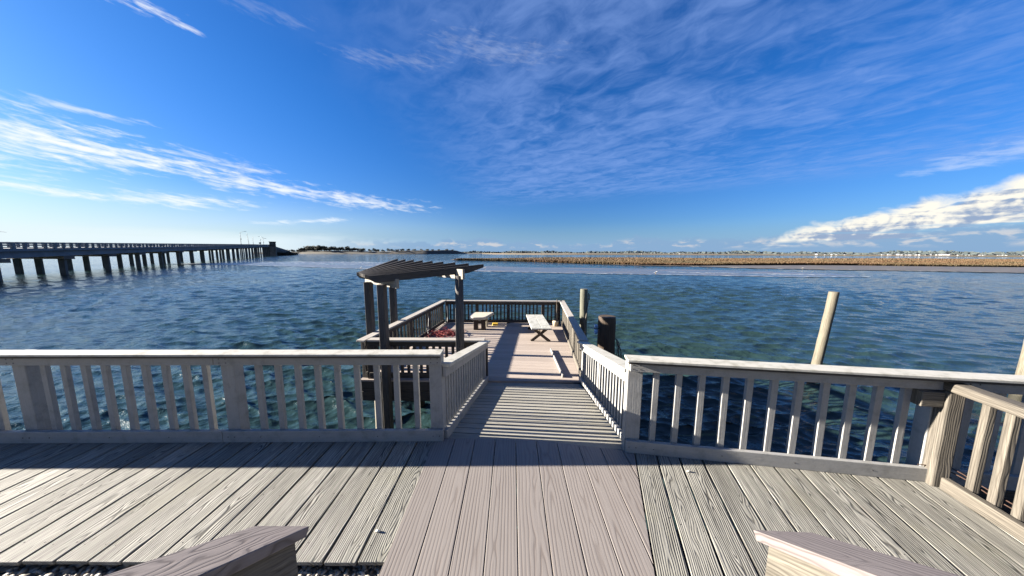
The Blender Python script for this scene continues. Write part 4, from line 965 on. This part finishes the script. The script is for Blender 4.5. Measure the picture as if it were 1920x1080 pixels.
# pale bank and glow low on the sunward side
bn = nt.noise(nt.vec(nt.mul(az, .05), nt.mul(el, .42), 3.0), 1.6, 6, .6)
bank = nt.mul(nt.smooth(nt.add_(el, nt.mul(nt.sub(bn, .5), 2.2)), 3.2, 1.5), nt.smooth(az, -8, -38))
c = nt.mix(nt.mul(bank, .85), c, BANK_C)
glow = nt.mul(nt.smooth(az, 8, -66), nt.smooth(el, 10, 0)); c = nt.mix(nt.mul(glow, .8), c, BANK_C)
hb_ = nt.mul(nt.smooth(el, 6.0, .5), nt.smooth(az, -45, -12)); c = nt.mix(nt.mul(hb_, .75), c, HORIZ_C)
# cumulus bank low on the right
vv = nt.vec(nt.mul(az, .155), nt.mul(el, .25), 0)
cn = nt.noise(vv, 2.1, 7, .54, .3); cn_l = nt.noise(mapv(vv, (1, 1, 1), 0, (.06, -.06, 0)), 2.1, 7, .54, .3)
topl = nt.add_(nt.mul(nt.sub(az, 36.5), .215), 2.0)
topl = nt.mul(topl, nt.smooth(az, 34.0, 47.0)); topl = nt.add_(topl, nt.mul(nt.smooth(az, 57.0, 60.0), .6))
dens = nt.smooth(nt.sub(nt.add_(topl, nt.mul(nt.sub(cn, .5), 3.4)), el), -.35, .95)
cl2 = nt.noise(nt.vec(nt.mul(az, .05), nt.mul(el, .75), 2.0), 1.7, 6, .58, .2)
dens = nt.mul(dens, nt.smooth(nt.add_(nt.noise(nt.vec(nt.mul(az, .07), nt.mul(el, .8), 2.0), 1.5, 5, .55, .2), nt.mul(nt.sub(el, nt.mul(topl, .55)), .16)), .30, .50))
rel_ = nt.m('DIVIDE', el, nt.m('MAXIMUM', topl, .5))
lit = nt.add_(nt.add_(nt.mul(nt.sub(cn_l, cn), -4.2), nt.mul(nt.smooth(rel_, .12, 1.0), .95)), nt.mul(nt.sub(cl2, .55), 2.4))
ccol = nt.mix(nt.smooth(lit, -.05, .75), CUM_D, CUM_L)
c = nt.mix(nt.mul(dens, nt.smooth(el, .3, 1.6)), c, ccol)
# small puffs and blue-grey haze bank along the horizon ahead and right
pn = nt.noise(nt.vec(nt.mul(az, .16), nt.mul(el, .42), 7.0), 2.4, 7, .6, .2)
pt = nt.noise(nt.vec(nt.mul(az, .09), 0.0, 1.0), 1.6, 3, .5)
hzb = nt.mul(nt.smooth(nt.add_(el, nt.mul(nt.sub(pn, .5), 2.6)), nt.lin(pt, .35, .65, 1.9, 3.6), nt.lin(pt, .35, .65, 1.2, 2.4)), nt.smooth(az, -40, -14))
hc = nt.mix(nt.mul(nt.smooth(pn, .49, .64), nt.smooth(el, .6, 1.5)), HAZE_C, PUFF_C)
hzb2 = nt.mul(hzb, nt.m('SUBTRACT', 1.0, nt.mul(dens, .75)))
c = nt.mix(nt.mul(hzb2, .8), c, hc)
nt.put(bg.inputs['Color'], c); bg.inputs['Strength'].default_value = SKY_STR

sl = bpy.data.lights.new('sun', 'SUN'); sl.energy = SUN_STR; sl.angle = math.radians(.5); sl.color = (1.0, .915, .79)
so = bpy.data.objects.new('sun', sl); COL.objects.link(so)
e_, p_ = math.radians(SUN_EL), math.radians(SUN_PHI)
so.rotation_euler = Vector((-math.cos(e_)*math.cos(p_), math.cos(e_)*math.sin(p_), math.sin(e_))).to_track_quat('Z', 'Y').to_euler()

cd = bpy.data.cameras.new('camera'); co = bpy.data.objects.new('camera', cd); COL.objects.link(co); S.camera = co
cd.sensor_width = 36; cd.lens = 36*540/1920; cd.clip_start = .05; cd.clip_end = 20000
pt_, rl_ = math.atan(66/540), math.radians(.2)
co.matrix_world = Matrix.Translation((0, 0, 1.8)) @ Matrix.Rotation(PI/2-pt_, 4, 'X') @ Matrix.Rotation(rl_, 4, 'Z')
vs_ = S.view_settings; vs_.view_transform = 'Standard'; vs_.look = 'None'; vs_.gamma = 1; vs_.exposure = EXPOSURE
S.cycles.use_denoising = True; S.cycles.max_bounces = 6; S.cycles.diffuse_bounces = 3; S.cycles.caustics_reflective = False; S.cycles.caustics_refractive = False; S.cycles.sample_clamp_indirect = 1.5; S.cycles.sample_clamp_direct = .4
